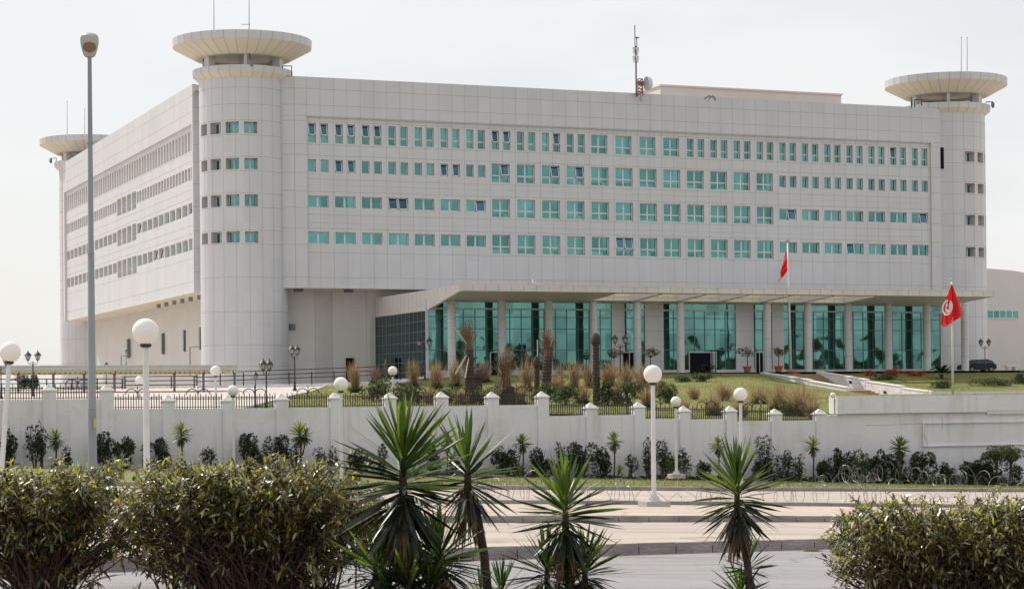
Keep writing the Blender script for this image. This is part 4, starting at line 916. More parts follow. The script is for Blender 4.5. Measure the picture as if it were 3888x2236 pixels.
def epix(du, dv):   # disc squeezed and sheared like the cloth
    return (cx+du*13.2-dv*2.2, cy+dv*19.5)
disc = MB()
def cloth(px, py, off):        # follow the folds: find the cloth depth near this point
    best = None; return dep(DF2-.22-.16*math.sin(11*((px-2328)/48)-3*((py-702)/95)+.6)*(.3+(py-702)/95)-off, px, py)
def poly(pts, m, off, name, par):
    q = MB(); c = np.mean(np.array(pts), axis=0)
    for k in range(len(pts)):
        a, b_ = pts[k], pts[(k+1) % len(pts)]; n = 4
        for j in range(n):
            f0, f1_ = j/n, (j+1)/n; P_ = lambda pt, f: (c[0]+(pt[0]-c[0])*f, c[1]+(pt[1]-c[1])*f)
            if j == 0: q.face([cloth(*c, off), cloth(*P_(a, f1_), off), cloth(*P_(b_, f1_), off)])
            else: q.face([cloth(*P_(a, f0), off), cloth(*P_(a, f1_), off), cloth(*P_(b_, f1_), off), cloth(*P_(b_, f0), off)])
    return q.build(name, m, par)
poly([epix(math.cos(t), math.sin(t)) for t in [2*PI*k/28 for k in range(28)]], WHITEC, .10, 'disc', fl)
q = MB(); 
for k in range(24):
    t0, t1 = R(35)+R(290)*k/24, R(35)+R(290)*(k+1)/24
    def cr(t): w_ = .5*(1-math.cos((t-R(35))/R(290)*2*PI)); return (.74*math.cos(t), .74*math.sin(t)), ((.74-.25*w_)*math.cos(t)+.06*w_, (.74-.25*w_)*math.sin(t))
    a, b_ = cr(t0); c_, d_ = cr(t1); q.face([cloth(*epix(*a), .13), cloth(*epix(*c_), .13), cloth(*epix(*d_), .13), cloth(*epix(*b_), .13)])
q.build('crescent', REDF, fl)
poly([epix(.1+(.36 if k % 2 == 0 else .15)*math.cos(R(36*k+180)), (.36 if k % 2 == 0 else .15)*math.sin(R(36*k+180))) for k in range(10)], REDF, .13, 'star', fl)

# ---------------------------------------------------------------- leaf makers
class Leaves:
    """many thin blades gathered in numpy; each blade is 3 faces along a bent spine"""
    def __init__(s): s.V = []; s.F = []; s.M = []; s.n = 0
    def add(s, P, D, L, Wd, droop, mats, side=None, fold=0.25):
        P, D = np.asarray(P, float), np.asarray(D, float); n = len(P)
        if n == 0: return
        if D.ndim == 1: D = np.tile(D, (n, 1))
        D = D/np.linalg.norm(D, axis=1)[:, None]; L = np.broadcast_to(L, n)[:, None]; Wd = np.broadcast_to(Wd, n)[:, None]
        dr = np.broadcast_to(droop, n)[:, None]
        up = np.tile(np.array([0, 0, 1.0]), (n, 1)); S = np.cross(D, up); ln = np.linalg.norm(S, axis=1)[:, None]
        S = np.where(ln < 1e-3, np.array([1.0, 0, 0]), S/np.maximum(ln, 1e-6))
        if side is not None: a = np.asarray(side)[:, None]; N = np.cross(S, D); S = S*np.cos(a)+N*np.sin(a)
        N = np.cross(S, D); g = np.array([0, 0, -1.0])
        def sp(t): return P+D*L*t+g*L*dr*t*t
        rows = [sp(0)-S*Wd*.16, sp(0)+S*Wd*.16, sp(.35)-S*Wd*.5+N*Wd*fold*.3, sp(.35)+S*Wd*.5+N*Wd*fold*.3, sp(.72)-S*Wd*.38, sp(.72)+S*Wd*.38, sp(1)]
        V = np.stack(rows, 1).reshape(-1, 3); b = s.n+np.arange(n)*7
        s.V.append(V); s.n += 7*n
        for q in ((0, 1, 3, 2), (2, 3, 5, 4)): s.F += [tuple(r) for r in (b[:, None]+np.array(q)).tolist()]
        s.F += [tuple(r) for r in (b[:, None]+np.array((4, 5, 6))).tolist()]
        mi = np.asarray(mats); s.M += np.concatenate([mi, mi, mi]).tolist()
    def build(s, name, mats, parent, smooth=False):
        o0 = Vector((0, 0, 0)); p = parent
        while p is not None: o0 = o0+Vector(p.location); p = p.parent
        me = bpy.data.meshes.new(name); V = np.concatenate(s.V)-np.array(o0)
        me.from_pydata(V.tolist(), [], s.F)
        for m in mats: me.materials.append(m)
        me.polygons.foreach_set('material_index', s.M); me.update()
        o = bpy.data.objects.new(name, me); COL.objects.link(o); o.parent = parent; return o
def rdir(n, lo=-1.0): 
    z = rng.uniform(lo, 1, n); a = rng.uniform(0, 2*PI, n); r_ = np.sqrt(1-z*z); return np.stack([r_*np.cos(a), r_*np.sin(a), z], 1)

# ---------------------------------------------------------------- yuccas
def rosette(lv, c, L, n, lo=-50, hi=86, stem=0.0, wd=0.048, tilt=(0, 0), seed_mats=(0, 1, 2)):
    t = np.linspace(0, 1, n)**.9; el = R(hi)+(R(lo)-R(hi))*t**0.9+rng.normal(0, R(7), n); az = np.arange(n)*2.39996+rng.normal(0, .2, n)
    D = np.stack([np.cos(el)*np.cos(az), np.cos(el)*np.sin(az), np.sin(el)], 1)+np.array([tilt[0], tilt[1], 0])
    P = np.array(c)+np.stack([np.zeros(n), np.zeros(n), -stem*t], 1)+D*.03
    ll = L*(0.72+.36*np.sin(PI*np.clip(t*.9+.12, 0, 1)))*rng.uniform(.78, 1.12, n)
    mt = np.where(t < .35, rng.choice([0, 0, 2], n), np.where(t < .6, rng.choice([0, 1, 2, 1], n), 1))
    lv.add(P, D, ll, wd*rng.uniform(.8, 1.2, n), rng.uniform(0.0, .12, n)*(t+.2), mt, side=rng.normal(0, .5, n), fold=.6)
def skirt(lv, c, L, n, h, wd):
    az = rng.uniform(0, 2*PI, n); el = R(-62)-rng.uniform(0, R(26), n); D = np.stack([np.cos(el)*np.cos(az), np.cos(el)*np.sin(az), np.sin(el)], 1)
    lv.add(np.array(c)+np.stack([.05*np.cos(az), .05*np.sin(az), -rng.uniform(0, h, n)], 1), D, L*rng.uniform(.5, .9, n), wd, .05, np.zeros(n, int), side=rng.normal(0, .8, n))
def yucca(D, heads, lab, group, base_px=None, scale_w=1.0, gz_=None, skirts=True, stems=None, ym=None):
    """heads: (px, py, leaf length in px, leaves, lowest leaf angle, trunk foot px offset)"""
    m = D/FPX; c0 = dep(D, heads[0][0], heads[0][1]); zb = gz_(c0) if gz_ else gz(c0[0])
    bx = dep(D, base_px if base_px is not None else heads[0][0], 1200); t = empty('yucca', (bx[0], bx[1], zb), lab, 'yucca', group)
    for i, h in enumerate(heads):
        px, py, L, n, lo = h[:5]; c = dep(D+rng.uniform(-.15, .15)*(i > 0), px, py); Lm = L*m; lv = Leaves(); st = stems[i]*m if stems and i < len(stems) else Lm*(0.55 if lo < -30 else .3)
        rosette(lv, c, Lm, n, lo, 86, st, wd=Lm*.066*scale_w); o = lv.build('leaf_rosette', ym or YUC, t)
        q = MB(); foot = np.array([bx[0], bx[1], zb]) if i == 0 else np.array([bx[0]+(c[0]-bx[0])*.35, bx[1]+(c[1]-bx[1])*.35, max(zb, c[2]-Lm*2.2)])
        r0 = Lm*.11; mid = (c+foot)/2+np.array([.04, 0, 0]); ptsz = [foot-np.array([0, 0, .1]), (foot+mid)/2, mid, (mid+c)/2, c-np.array([0, 0, st]), c]
        q.tube(ptsz, [r0*.8, r0*.72, r0*.7, r0*.72, r0*.7, r0*.4], 9); q.build('trunk', BARK, t, smooth=True)
        if skirts and n > 60:
            lv = Leaves(); skirt(lv, c-np.array([0, 0, st*.8]), Lm*.8, int(n*.6), Lm*.5, Lm*.05); lv.build('dead_leaf_skirt', [YDEAD], t)
    return t
GY = 'large yuccas in the near planting bed'
yucca(20.5, [(996, 1112, 170, 215, -66), (1087, 1362, 130, 120, -40), (928, 1388, 122, 110, -30), (1012, 1430, 118, 100, -20), (962, 1450, 100, 70, -10), (1060, 1450, 105, 80, -10)], 'biggest dark yucca, left of centre, with a tall shaggy head and smaller heads below', GY, 1012, stems=(165, 50, 50, 40))
yucca(21.5, [(1156, 1146, 148, 100, -62), (1240, 1450, 90, 50, -10), (1190, 1466, 80, 40, -10)], 'yucca on a bare slanting trunk, right beside the biggest one', GY, 1216, stems=(75, 30, 30))
yucca(20.0, [(1398, 1226, 130, 165, -68), (1352, 1394, 112, 100, -35), (1446, 1396, 116, 100, -35), (1400, 1455, 90, 50, -20)], 'yucca at the centre right with two low side heads against the asphalt', GY, 1402, stems=(100, 45, 45, 30))
yucca(20.5, [(1822, 1184, 122, 175, -68), (1851, 1384, 78, 60, -35), (1832, 1458, 90, 56, -15)], 'yucca standing alone before the bright road, left of the right hand hedge', GY, 1856, stems=(95, 40, 30))
GW = 'small yuccas at the foot of the white wall'
def wy(px, py, L, lab, extra=()):
    Dp = 110.0/float(ray(px, py)[1]); yucca(Dp, [(px, py, L*1.12, 95, -62)]+list(extra), lab, GW, px+1, 1.9, gz_=lambda c: gz(c[0])-.1, ym=YUCL)
wy(137, 1080, 24, 'small yucca by the wall left of the tall street light'); wy(448, 1066, 26, 'small yucca by the wall just right of the nearest globe lamp')
wy(742, 1066, 27, 'bushy two headed yucca by the wall above the left hedge', [(757, 1072, 24, 60, -60)]); wy(1292, 1090, 22, 'small yucca by the wall with a low second head, right of the big yuccas', [(1289, 1162, 20, 44, -30)])
wy(1105, 1088, 20, 'small yucca half hidden behind the biggest near yucca')
wy(1518, 1086, 22, 'small yucca by the wall with a low second head, near the tall centre globe', [(1532, 1164, 20, 44, -30)]); wy(1776, 1096, 22, 'small yucca by the wall peeping out behind the lone near yucca')
wy(2010, 1096, 22, 'thin trunked pale yucca by the wall, below the last wall pillar'); wy(2224, 1100, 26, 'double yucca by the terrace wall with a low clump at its foot', [(2232, 1128, 20, 44, -50), (2222, 1176, 15, 30, 0)])

# ---------------------------------------------------------------- near hedges of long leaved shrubs
def hedge_bush(D, x0, x1, ytop, foot, nst, nleaf, lab, prof=None, left_round=True, right_round=True, leafpx=26, fsp=.10, e0=.8):
    m = D/FPX; cx = (x0+x1)/2; base = dep(D, foot, 1400); zb = gz(base[0])+.1; t = empty('hedge_shrub', (base[0], base[1], zb), lab, 'hedge shrub', 'long leaved shrubs in the near planting bed')
    W_ = (x1-x0)*m/2; dY = 0.62
    rt2 = np.array([math.cos(YAW), -math.sin(YAW), 0]); fw2 = np.array([math.sin(YAW), math.cos(YAW), 0])
    zt_ = dep(D, cx, ytop)[2]; H = zt_-zb; ctr = dep(D, cx, 1300); ctr[2] = zb
    def world(u, v, h): return ctr+rt2*u*W_+fw2*v*dY+np.array([0, 0, h])
    q = MB(); tips = []; dirs = []; fu = (foot-cx)*m/W_
    def top_h(u, v):
        e = H*(1-.30*max(0, abs(u)-e0)**1.5/(1-e0)**1.5*(1.0 if (u < 0 and left_round) or (u > 0 and right_round) else 0))
        return e*(1-.10*v*v)+.05*math.sin(7*u+3*v)
    for i in range(nst):
        u, v = rng.uniform(-1.05, 1.05), rng.uniform(-1, 1); ht = top_h(u, v)
        lev = rng.uniform(.55, 1.0)**.5 if i % 4 else rng.uniform(.3, .9)
        tip = world(u*(.62+.38*lev), v, max(.35, ht*lev-rng.uniform(0, .07))); ft = world(fu+rng.normal(0, fsp), rng.normal(0, .25), 0.0)
        mid = ft*.5+tip*.5; mid[:2] = ft[:2]*.62+tip[:2]*.38; mid[2] += .05
        pts = [ft, ft*.6+mid*.4+rng.normal(0, .02, 3), mid+rng.normal(0, .03, 3), mid*.4+tip*.6+rng.normal(0, .02, 3), tip]
        q.tube(pts, [.015, .012, .009, .006, .004], 4, cap=False)
        tips.append(tip); dirs.append(tip-pts[3])
        for k in range(3):      # side twigs
            s = pts[2+k % 2]+(pts[3+k % 2]-pts[2+k % 2])*rng.uniform(0, 1); d = (tip-mid); d = d/np.linalg.norm(d)+rng.normal(0, .55, 3); d[2] = abs(d[2])*.7+.2
            e = s+d/np.linalg.norm(d)*rng.uniform(.12, .30); lu = np.dot(e-ctr, rt2)/W_
            if abs(lu) > 1.02 or e[2]-zb > top_h(max(-1, min(1, lu)), 0)+.03: continue
            q.tube([s, (s+e)/2+rng.normal(0, .012, 3), e], [.005, .004, .003], 3, cap=False); tips.append(e); dirs.append(e-s)
    q.build('branches', TWIG, t)
    hh_ = (np.array(tips)[:, 2]-zb)/H; kp = rng.random(len(tips)) < np.interp(hh_, [.2, .5, .75], [.30, .50, 1.0]); tips = [a_ for a_, b_ in zip(tips, kp) if b_]; dirs = [a_ for a_, b_ in zip(dirs, kp) if b_]
    tips = np.array(tips); dirs = np.array(dirs); dirs /= np.linalg.norm(dirs, axis=1)[:, None]
    lv = Leaves(); per = max(4, int(nleaf*.88/len(tips))); P = np.repeat(tips, per, 0); A = np.repeat(dirs, per, 0); n = len(P)
    back = rng.uniform(0, 1, n)**1.2*.22; P = P-A*back[:, None]+rng.normal(0, .010, (n, 3))
    out = rdir(n); out = out-A*(out*A).sum(1)[:, None]; out /= np.linalg.norm(out, axis=1)[:, None]
    young = (back < .035) & (rng.random(n) < .5); k = np.where(young, 1.7, rng.uniform(.05, .95, n))
    D_ = A*k[:, None]+out; hrel = (P[:, 2]-zb)/H; Lf = leafpx*m*rng.uniform(.55, 1.15, n)*np.where(young, .75, 1.0)
    r_ = rng.random(n); mt = np.where(r_ < .34, 1, np.where(r_ < .72, 0, 2)); mt = np.where(young & (hrel > .55) & (r_ < .85), 3, mt); mt = np.where(r_ > .978, 4, mt); mt = np.where((r_ > .957) & (r_ <= .978), 5, mt)
    lv.add(P, D_, Lf, Lf*.25, np.where(young, .05, rng.uniform(.10, .55, n)), mt, side=rng.normal(0, .45, n), fold=.5)
    lv.build('foliage', LEAFG, t); return t
hedge_bush(22.5, -170, 340, 1134, 110, 350, 15000, 'dense dark long leaved shrub filling the lower left corner')
hedge_bush(22.0, 282, 960, 1122, 610, 560, 27000, 'wide rounded long leaved shrub with open reddish stems, left of the biggest yucca', fsp=.26, e0=.72)
hedge_bush(22.0, 2040, 2700, 1222, 2370, 560, 27000, 'clipped flat topped long leaved shrub filling the lower right corner', right_round=False, leafpx=24, fsp=.28, e0=.8)

# ---------------------------------------------------------------- shrubs along the wall
def clump(name, parent, cen, rx, ry, rz, n, L, mats, wd=.5, seed_lobes=6, lo=-.3, droop=.2):
    lv = Leaves(); lobes = np.stack([rng.normal(0, .45, seed_lobes)*rx, rng.normal(0, .4, seed_lobes)*ry, rng.uniform(-.6, .75, seed_lobes)*rz], 1); sc = rng.uniform(.35, .6, seed_lobes)
    k = rng.integers(0, seed_lobes, n); d = rdir(n); r_ = rng.uniform(.5, 1, n)**.5
    P = np.array(cen)+lobes[k]+d*(r_*sc[k])[:, None]*np.array([rx, ry, rz]); Dd = d+rng.normal(0, .6, (n, 3)); Dd[:, 2] += .25
    lv.add(P, Dd, L*rng.uniform(.6, 1.3, n), L*wd, droop, rng.integers(0, len(mats), n), side=rng.normal(0, .7, n)); return lv.build(name, mats, parent)
GS = 'dark shrubs along the foot of the white wall'
ws = [(14, 1064, 36, 1), (85, 1056, 44, 0), (103, 1048, 18, 0), (163, 1108, 26, 0), (253, 1072, 34, 1), (306, 1085, 44, 1), (362, 1096, 22, 0), (394, 1077, 38, 1), (515, 1108, 34, 0), (613, 1066, 46, 1), (662, 1084, 28, 0), (694, 1082, 36, 1), (728, 1096, 26, 0), (795, 1104, 24, 0), (822, 1108, 20, 0),
      (885, 1112, 46, 1), (945, 1104, 26, 0), (1072, 1090, 30, 1), (1122, 1120, 24, 0), (1243, 1096, 44, 1), (1275, 1110, 30, 0), (1328, 1104, 48, 1), (1386, 1104, 22, 0), (1438, 1098, 52, 1), (1490, 1108, 34, 1), (1560, 1128, 22, 0), (1600, 1082, 18, 0), (1634, 1092, 36, 0), (1655, 1112, 36, 2), (1690, 1108, 26, 0), (1740, 1136, 30, 1),
      (1893, 1086, 26, 0), (1880, 1126, 40, 1), (1942, 1114, 38, 0), (1972, 1128, 26, 0), (2040, 1120, 44, 1), (2068, 1112, 24, 1), (2098, 1122, 34, 1), (2128, 1106, 40, 2), (2158, 1130, 30, 1), (2180, 1118, 32, 1), (2212, 1126, 30, 1), (2272, 1120, 62, 1), (2345, 1136, 46, 1), (2400, 1134, 60, 1), (2450, 1138, 50, 1), (2510, 1144, 40, 0)]
ordn = ['first', 'second', 'third', 'fourth', 'fifth', 'sixth', 'seventh', 'eighth', 'ninth', 'tenth', 'eleventh', 'twelfth', 'thirteenth', 'fourteenth', 'fifteenth', 'sixteenth', 'seventeenth', 'eighteenth', 'nineteenth', 'twentieth',
        'twenty-first', 'twenty-second', 'twenty-third', 'twenty-fourth', 'twenty-fifth']
for i, (px, yt, wpx, kind_) in enumerate(ws):
    Y = 110.9-(.6 if kind_ == 2 else 0); P = onY(Y, px, yt); m = pxm(P); zb = gz(P[0])-.1; h = P[2]-zb
    j = i if i < 24 else len(ws)-1-i; side = 'left' if i < 24 else 'right'
    t = empty('wall_shrub', (P[0], Y, zb), '%s, %s from the %s along the wall foot' % (('loose leggy shrub', 'dense dark shrub', 'light green bush before the others')[kind_], ordn[j], side), 'shrub', GS)
    rx = wpx*m*.62; q = MB()
    for k in range(5): a = rng.uniform(-1, 1); q.tube([(P[0]+a*.12, Y, zb-.05), (P[0]+a*rx*.5, Y+rng.uniform(-.1, .1), zb+h*.45), (P[0]+a*rx*.9, Y, zb+h*rng.uniform(.7, .95))], [.03, .02, .01], 4)
    q.build('stems', TWIG, t)
    cz = zb+h*(.55 if kind_ == 0 else .47); den = (170, 420, 300)[kind_]
    clump('foliage', t, (P[0], Y, cz), rx*.95, .45, h*(.48 if kind_ else .5), int(den*(h*rx*2+.3)*1.25), .15, WLEAF if kind_ < 2 else BUSHG, .55, 9 if kind_ == 0 else 8)
# low dark ground cover at the foot of the wall, uncountable
lv = Leaves(); n = 15000; x = rng.uniform(38, 92, n); dens = np.interp(x, [38, 50, 60, 66, 92], [.35, .5, .8, 1.1, 1.0]); hh = np.interp(x, [38, 58, 66, 92], [.25, .4, .95, 1.0])
keep = rng.random(n) < dens; x = x[keep]; n = len(x); hh = hh[keep]*(.55+.45*np.sin(x*1.3)*np.sin(x*.37+1))
P = np.stack([x, rng.uniform(110.1, 111.7, n), 1.85-.04*x-.15+rng.uniform(0, 1, n)*hh], 1); dd = rdir(n, -.2)
lv.add(P, dd, rng.uniform(.10, .2, n), .09, .2, rng.integers(0, 2, n), side=rng.normal(0, .7, n)); o = lv.build('ground_cover', WLEAF, None); tag(o, kind='stuff')
# verge grass blades
lv = Leaves(); n = 26000; x = rng.uniform(20, 86, n); yE = np.array([Yof(LE, v) for v in x]); y = yE+.4+(111.5-yE-.4)*rng.uniform(0, 1, n)
zz = 1.85-.04*x+.25+(y-yE-.4)/(112-yE)*(-.42); P = np.stack([x, y, zz], 1)
lv.add(P, rdir(n, .5), rng.uniform(.06, .16, n), .03, .3, np.zeros(n, int)); tag(lv.build('grass', [BLADE], None), kind='stuff')
# two round headed small trees at the right end
for px, pf, lab in ((2458, 2476, 'left one of two small round headed trees before the terrace wall'), (2503, 2492, 'right one of two small round headed trees before the terrace wall')):
    Y = 108.5; P = onY(Y, px, 1124); zb = gz(P[0])-.1; F_ = onY(Y, pf, 1180); t = empty('small_tree', (F_[0], Y, zb), lab, 'tree', 'small round headed trees')
    q = MB(); q.tube([(F_[0], Y, zb-.05), ((F_[0]+P[0])/2, Y, zb+.6), (P[0], Y, P[2]-.2)], [.09, .075, .05], 8)
    for a in (-1, 0, 1): q.tube([(P[0]*.6+F_[0]*.4, Y, P[2]-.75), (P[0]+a*.45, Y+a*.2, P[2]+.1)], [.05, .02], 5)
    q.build('trunk', BARK, t); clump('crown', t, (P[0], Y, P[2]), 32*pxm(P), .6, 19*pxm(P), 2600, .12, BUSHG, .4, 14)

# ---------------------------------------------------------------- coiled razor wire
def coil(pts, r, pitch, lab):
    q = MB(); P = []; L = 0; seg = []
    for (a, b) in zip(pts, pts[1:]): seg.append(math.dist(a[:3], b[:3]))
    tot = sum(seg); n = int(tot/pitch*14); ph = 0
    for k in range(n+1):
        s = tot*k/n; j = 0; ss = s
        while j < len(seg)-1 and ss > seg[j]: ss -= seg[j]; j += 1
        a, b = np.array(pts[j]), np.array(pts[j+1]); c = a+(b-a)*min(1, ss/seg[j]); ph += 2*PI/14*(1+.25*math.sin(s*.9)); rr = r*(.75+.3*math.sin(s*.55)+.12*math.sin(s*2.3))
        P.append((c[0]+.5*math.sin(ph*.5+s)*.2+.30*math.sin(s*1.7), c[1]+rr*math.cos(ph)+.12*math.sin(s*1.1), max(c[2]+rr*.92+rr*math.sin(ph)*.92, c[2]+.02)))
    q.tube(P, .010, 3, cap=False)
    return tag(q.build('razor_wire', WIRE, loc=tuple(pts[0])), lab, 'razor wire', 'coils of razor wire along the verge')
a = [street(x_, y_, .25) for x_, y_ in ((1120, 1198), (1500, 1200), (2000, 1201), (2180, 1200), (2320, 1200), (2560, 1206))]
coil(a, .30, .62, 'long loose coil of razor wire lying on the grass verge'); 
a = [street(x_, y_, .1) for x_, y_ in ((1130, 1230), (1500, 1238), (1900, 1241), (2200, 1243), (2560, 1243))]
coil(a, .36, .48, 'second coil of razor wire lying on the road edge below the verge'); 
a = [street(x_, y_, .25) for x_, y_ in ((2080, 1196), (2180, 1188), (2300, 1194), (2420, 1205))]
coil(a, .50, .95, 'tall tangled razor wire coil under the double yucca at right')

# ---------------------------------------------------------------- garden: lawn, grasses, palms, bushes
lv = Leaves(); n = 30000; a_ = rng.uniform(.27, .80, n); y = rng.uniform(113, 184, n); x = a_*y; keep = x > np.array([lawn_x0(v)+.3 for v in y]); x, y = x[keep], y[keep]; n = len(x)
P = np.stack([x, y, np.array([tz(u, v)+.04 for u, v in zip(x, y)])], 1)
lv.add(P, rdir(n, .5), rng.uniform(.08, .22, n), .05, .3, np.zeros(n, int)); tag(lv.build('grass', [BLADE], None), kind='stuff')
def tan_grass(px, yb, yt, wpx, lab, green=True):
    P = inner(px, yb); m = pxm(P); h = (yb-yt)*m; w_ = wpx*m/2; t = empty('feather_grass', P, lab, 'ornamental grass', 'tan feather grass clumps in the garden'); lv = Leaves(); n = int(110+wpx*4)
    az = rng.uniform(0, 2*PI, n); sp = rng.uniform(0, 1, n)**.7; D = np.stack([np.cos(az)*sp*w_/h*1.9, np.sin(az)*sp*w_/h*.8, np.ones(n)], 1)
    B_ = P+np.stack([rng.normal(0, .25, n)*w_, rng.normal(0, .2, n)*w_, np.zeros(n)+.02], 1)
    lv.add(B_, D, h*rng.uniform(.4, 1.2, n)*1.05, .038, -.02+.16*sp, rng.integers(0, 2, n), side=rng.uniform(-1, 1, n)); lv.build('plumes', TAN, t)
    if green:
        lv = Leaves(); n2 = n; az = rng.uniform(0, 2*PI, n2); sp = rng.uniform(0, 1, n2); D = np.stack([np.cos(az)*sp, np.sin(az)*sp, np.full(n2, .8)], 1)
        lv.add(P+np.stack([rng.normal(0, .3, n2)*w_, rng.normal(0, .3, n2)*w_, np.zeros(n2)], 1), D, h*rng.uniform(.25, .5, n2), .06, .35, rng.integers(0, 2, n2), side=rng.uniform(-1, 1, n2)); lv.build('leaf_base', BUSHG, t)
for px, yb, yt, w_, lab in ((878, 972, 896, 30, 'feather grass clump above the low side door, leftmost in the garden'), (927, 948, 905, 24, 'small feather grass clump under the standing person'),
    (1022, 962, 892, 30, 'feather grass clump below the left corner of the glass hall'), (1078, 965, 894, 34, 'feather grass clump before the first canopy column'), (1128, 962, 889, 32, 'feather grass clump left of the propped dead palm'),
    (1196, 948, 892, 40, 'feather grass clump between the two leftmost dead palms'), (1250, 950, 906, 26, 'low feather grass behind the stout dead palm'), (1302, 970, 890, 36, 'feather grass clump right of the stout dead palm'),
    (1384, 950, 900, 24, 'thin feather grass beside the leaning dead palm'), (1420, 968, 892, 34, 'feather grass clump left of the bare palm trunk'), (1456, 962, 898, 28, 'feather grass clump touching the bare palm trunk'),
    (1505, 955, 894, 44, 'wide feather grass clump right of the bare palm trunk'), (1548, 958, 900, 44, 'wide feather grass clump under the centre lantern'), (1590, 968, 904, 44, 'reddish feather grass clump left of the tall centre globe'),
    (1625, 985, 935, 30, 'feather grass clump partly behind the tall centre globe')): tan_grass(px, yb, yt, w_, lab)
for px, yb, yt, w_, lab in ((1930, 1015, 950, 76, 'large pale brown feather grass mass, left part, near the garden steps'), (1985, 1030, 950, 84, 'large pale brown feather grass mass, right part, near the last pillars'),
    (1790, 992, 948, 50, 'brown dry bush between the two right globe lamps'), (1716, 990, 955, 34, 'thin brown dry bush right of the tall centre globe')): tan_grass(px, yb, yt, w_, lab, px > 1900)
for k_, (px, yb, yt, w_) in enumerate(((1000, 990, 950, 36), (1060, 1000, 955, 40), (1140, 1002, 960, 34), (1215, 1003, 955, 36), (1285, 1002, 948, 44), (1380, 975, 925, 34), (1440, 1000, 950, 44), (1530, 1000, 940, 50), (1600, 1010, 955, 40), (1690, 1030, 985, 34), (1765, 1030, 975, 46), (1835, 1035, 985, 40), (1880, 1000, 955, 56), (2010, 1038, 985, 44))):
    tan_grass(px, yb, yt, w_, '%s small dry brown bush from the left, scattered on the slope behind the railings' % ordn[k_], k_ % 2 == 0)
def bush(px, yb, yt, w_, lab, mats=BUSHG, L=.16, n=None, flowers=False):
    P = inner(px, yb); m = pxm(P); h = (yb-yt)*m; rx = w_*m/2; t = empty('garden_bush', P, lab, 'bush', 'green bushes in the garden'); q = MB()
    for k in range(4): a = rng.uniform(-1, 1); q.tube([(P[0]+a*.05, P[1], P[2]-.05), (P[0]+a*rx*.5, P[1], P[2]+h*.6)], [.03, .012], 4)
    q.build('stems', TWIG, t); clump('foliage', t, (P[0], P[1], P[2]+h*.5), rx, rx*.8, h*.5, n or int(300+900*rx*h), L, mats, .5, 12)
for px, yb, yt, w_, lab in ((928, 995, 942, 60, 'round green bush left of the small globe lamp in the garden'), (1012, 1000, 950, 84, 'broad green bush right of the small globe lamp in the garden'), (1105, 998, 958, 76, 'green bush below the propped dead palm'),
    (1190, 1000, 958, 80, 'green bush between the leftmost dead palms, low'), (1232, 995, 948, 30, 'narrow green bush left of the stout dead palm'), (1345, 995, 950, 70, 'green bush under the leaning dead palm'), (1400, 1003, 955, 70, 'green bush right of the leaning dead palm'),
    (1500, 1004, 938, 56, 'tall grey green bush right of the bare palm trunk'), (1556, 1002, 945, 58, 'broad grey green bush left of the tall centre globe'), (1648, 998, 942, 46, 'grey green bush just right of the tall centre globe'),
    (1950, 1030, 995, 60, 'low green bush inside the pale grass mass'), (1740, 945, 925, 70, 'flat green flower bed in the lawn left of the steps'), (1690, 946, 930, 40, 'second flat green bed left of the small palm'),
    (2190, 940, 922, 40, 'low flowery bed beside the right parapet'), (2440, 955, 934, 110, 'long low green bed on the lawn right of the second flag'), (2330, 960, 942, 70, 'low green bed at the foot of the small palm by the second flag'), (2520, 950, 920, 30, 'green bush at the far right edge')): bush(px, yb, yt, w_, lab)
for px, yb, yt, w_, lab in ((2150, 930, 917, 34, 'red flowering bed before the columns, left one'), (2205, 930, 915, 50, 'red flowering bed before the columns, middle one'), (2262, 930, 917, 56, 'red flowering bed before the columns, right one'), (2050, 932, 920, 24, 'reddish low plants beside the steps')):
    bush(px, yb, yt, w_, lab, [FLOWER, BUSHG[0], FLOWER], .14)
for px, yb, yt, lab in ((58, 960, 925, 'left of two dark clipped shrubs at the far left railing'), (84, 960, 922, 'right of two dark clipped shrubs at the far left railing')): bush(px, yb, yt, 26, lab, WLEAF, .2)
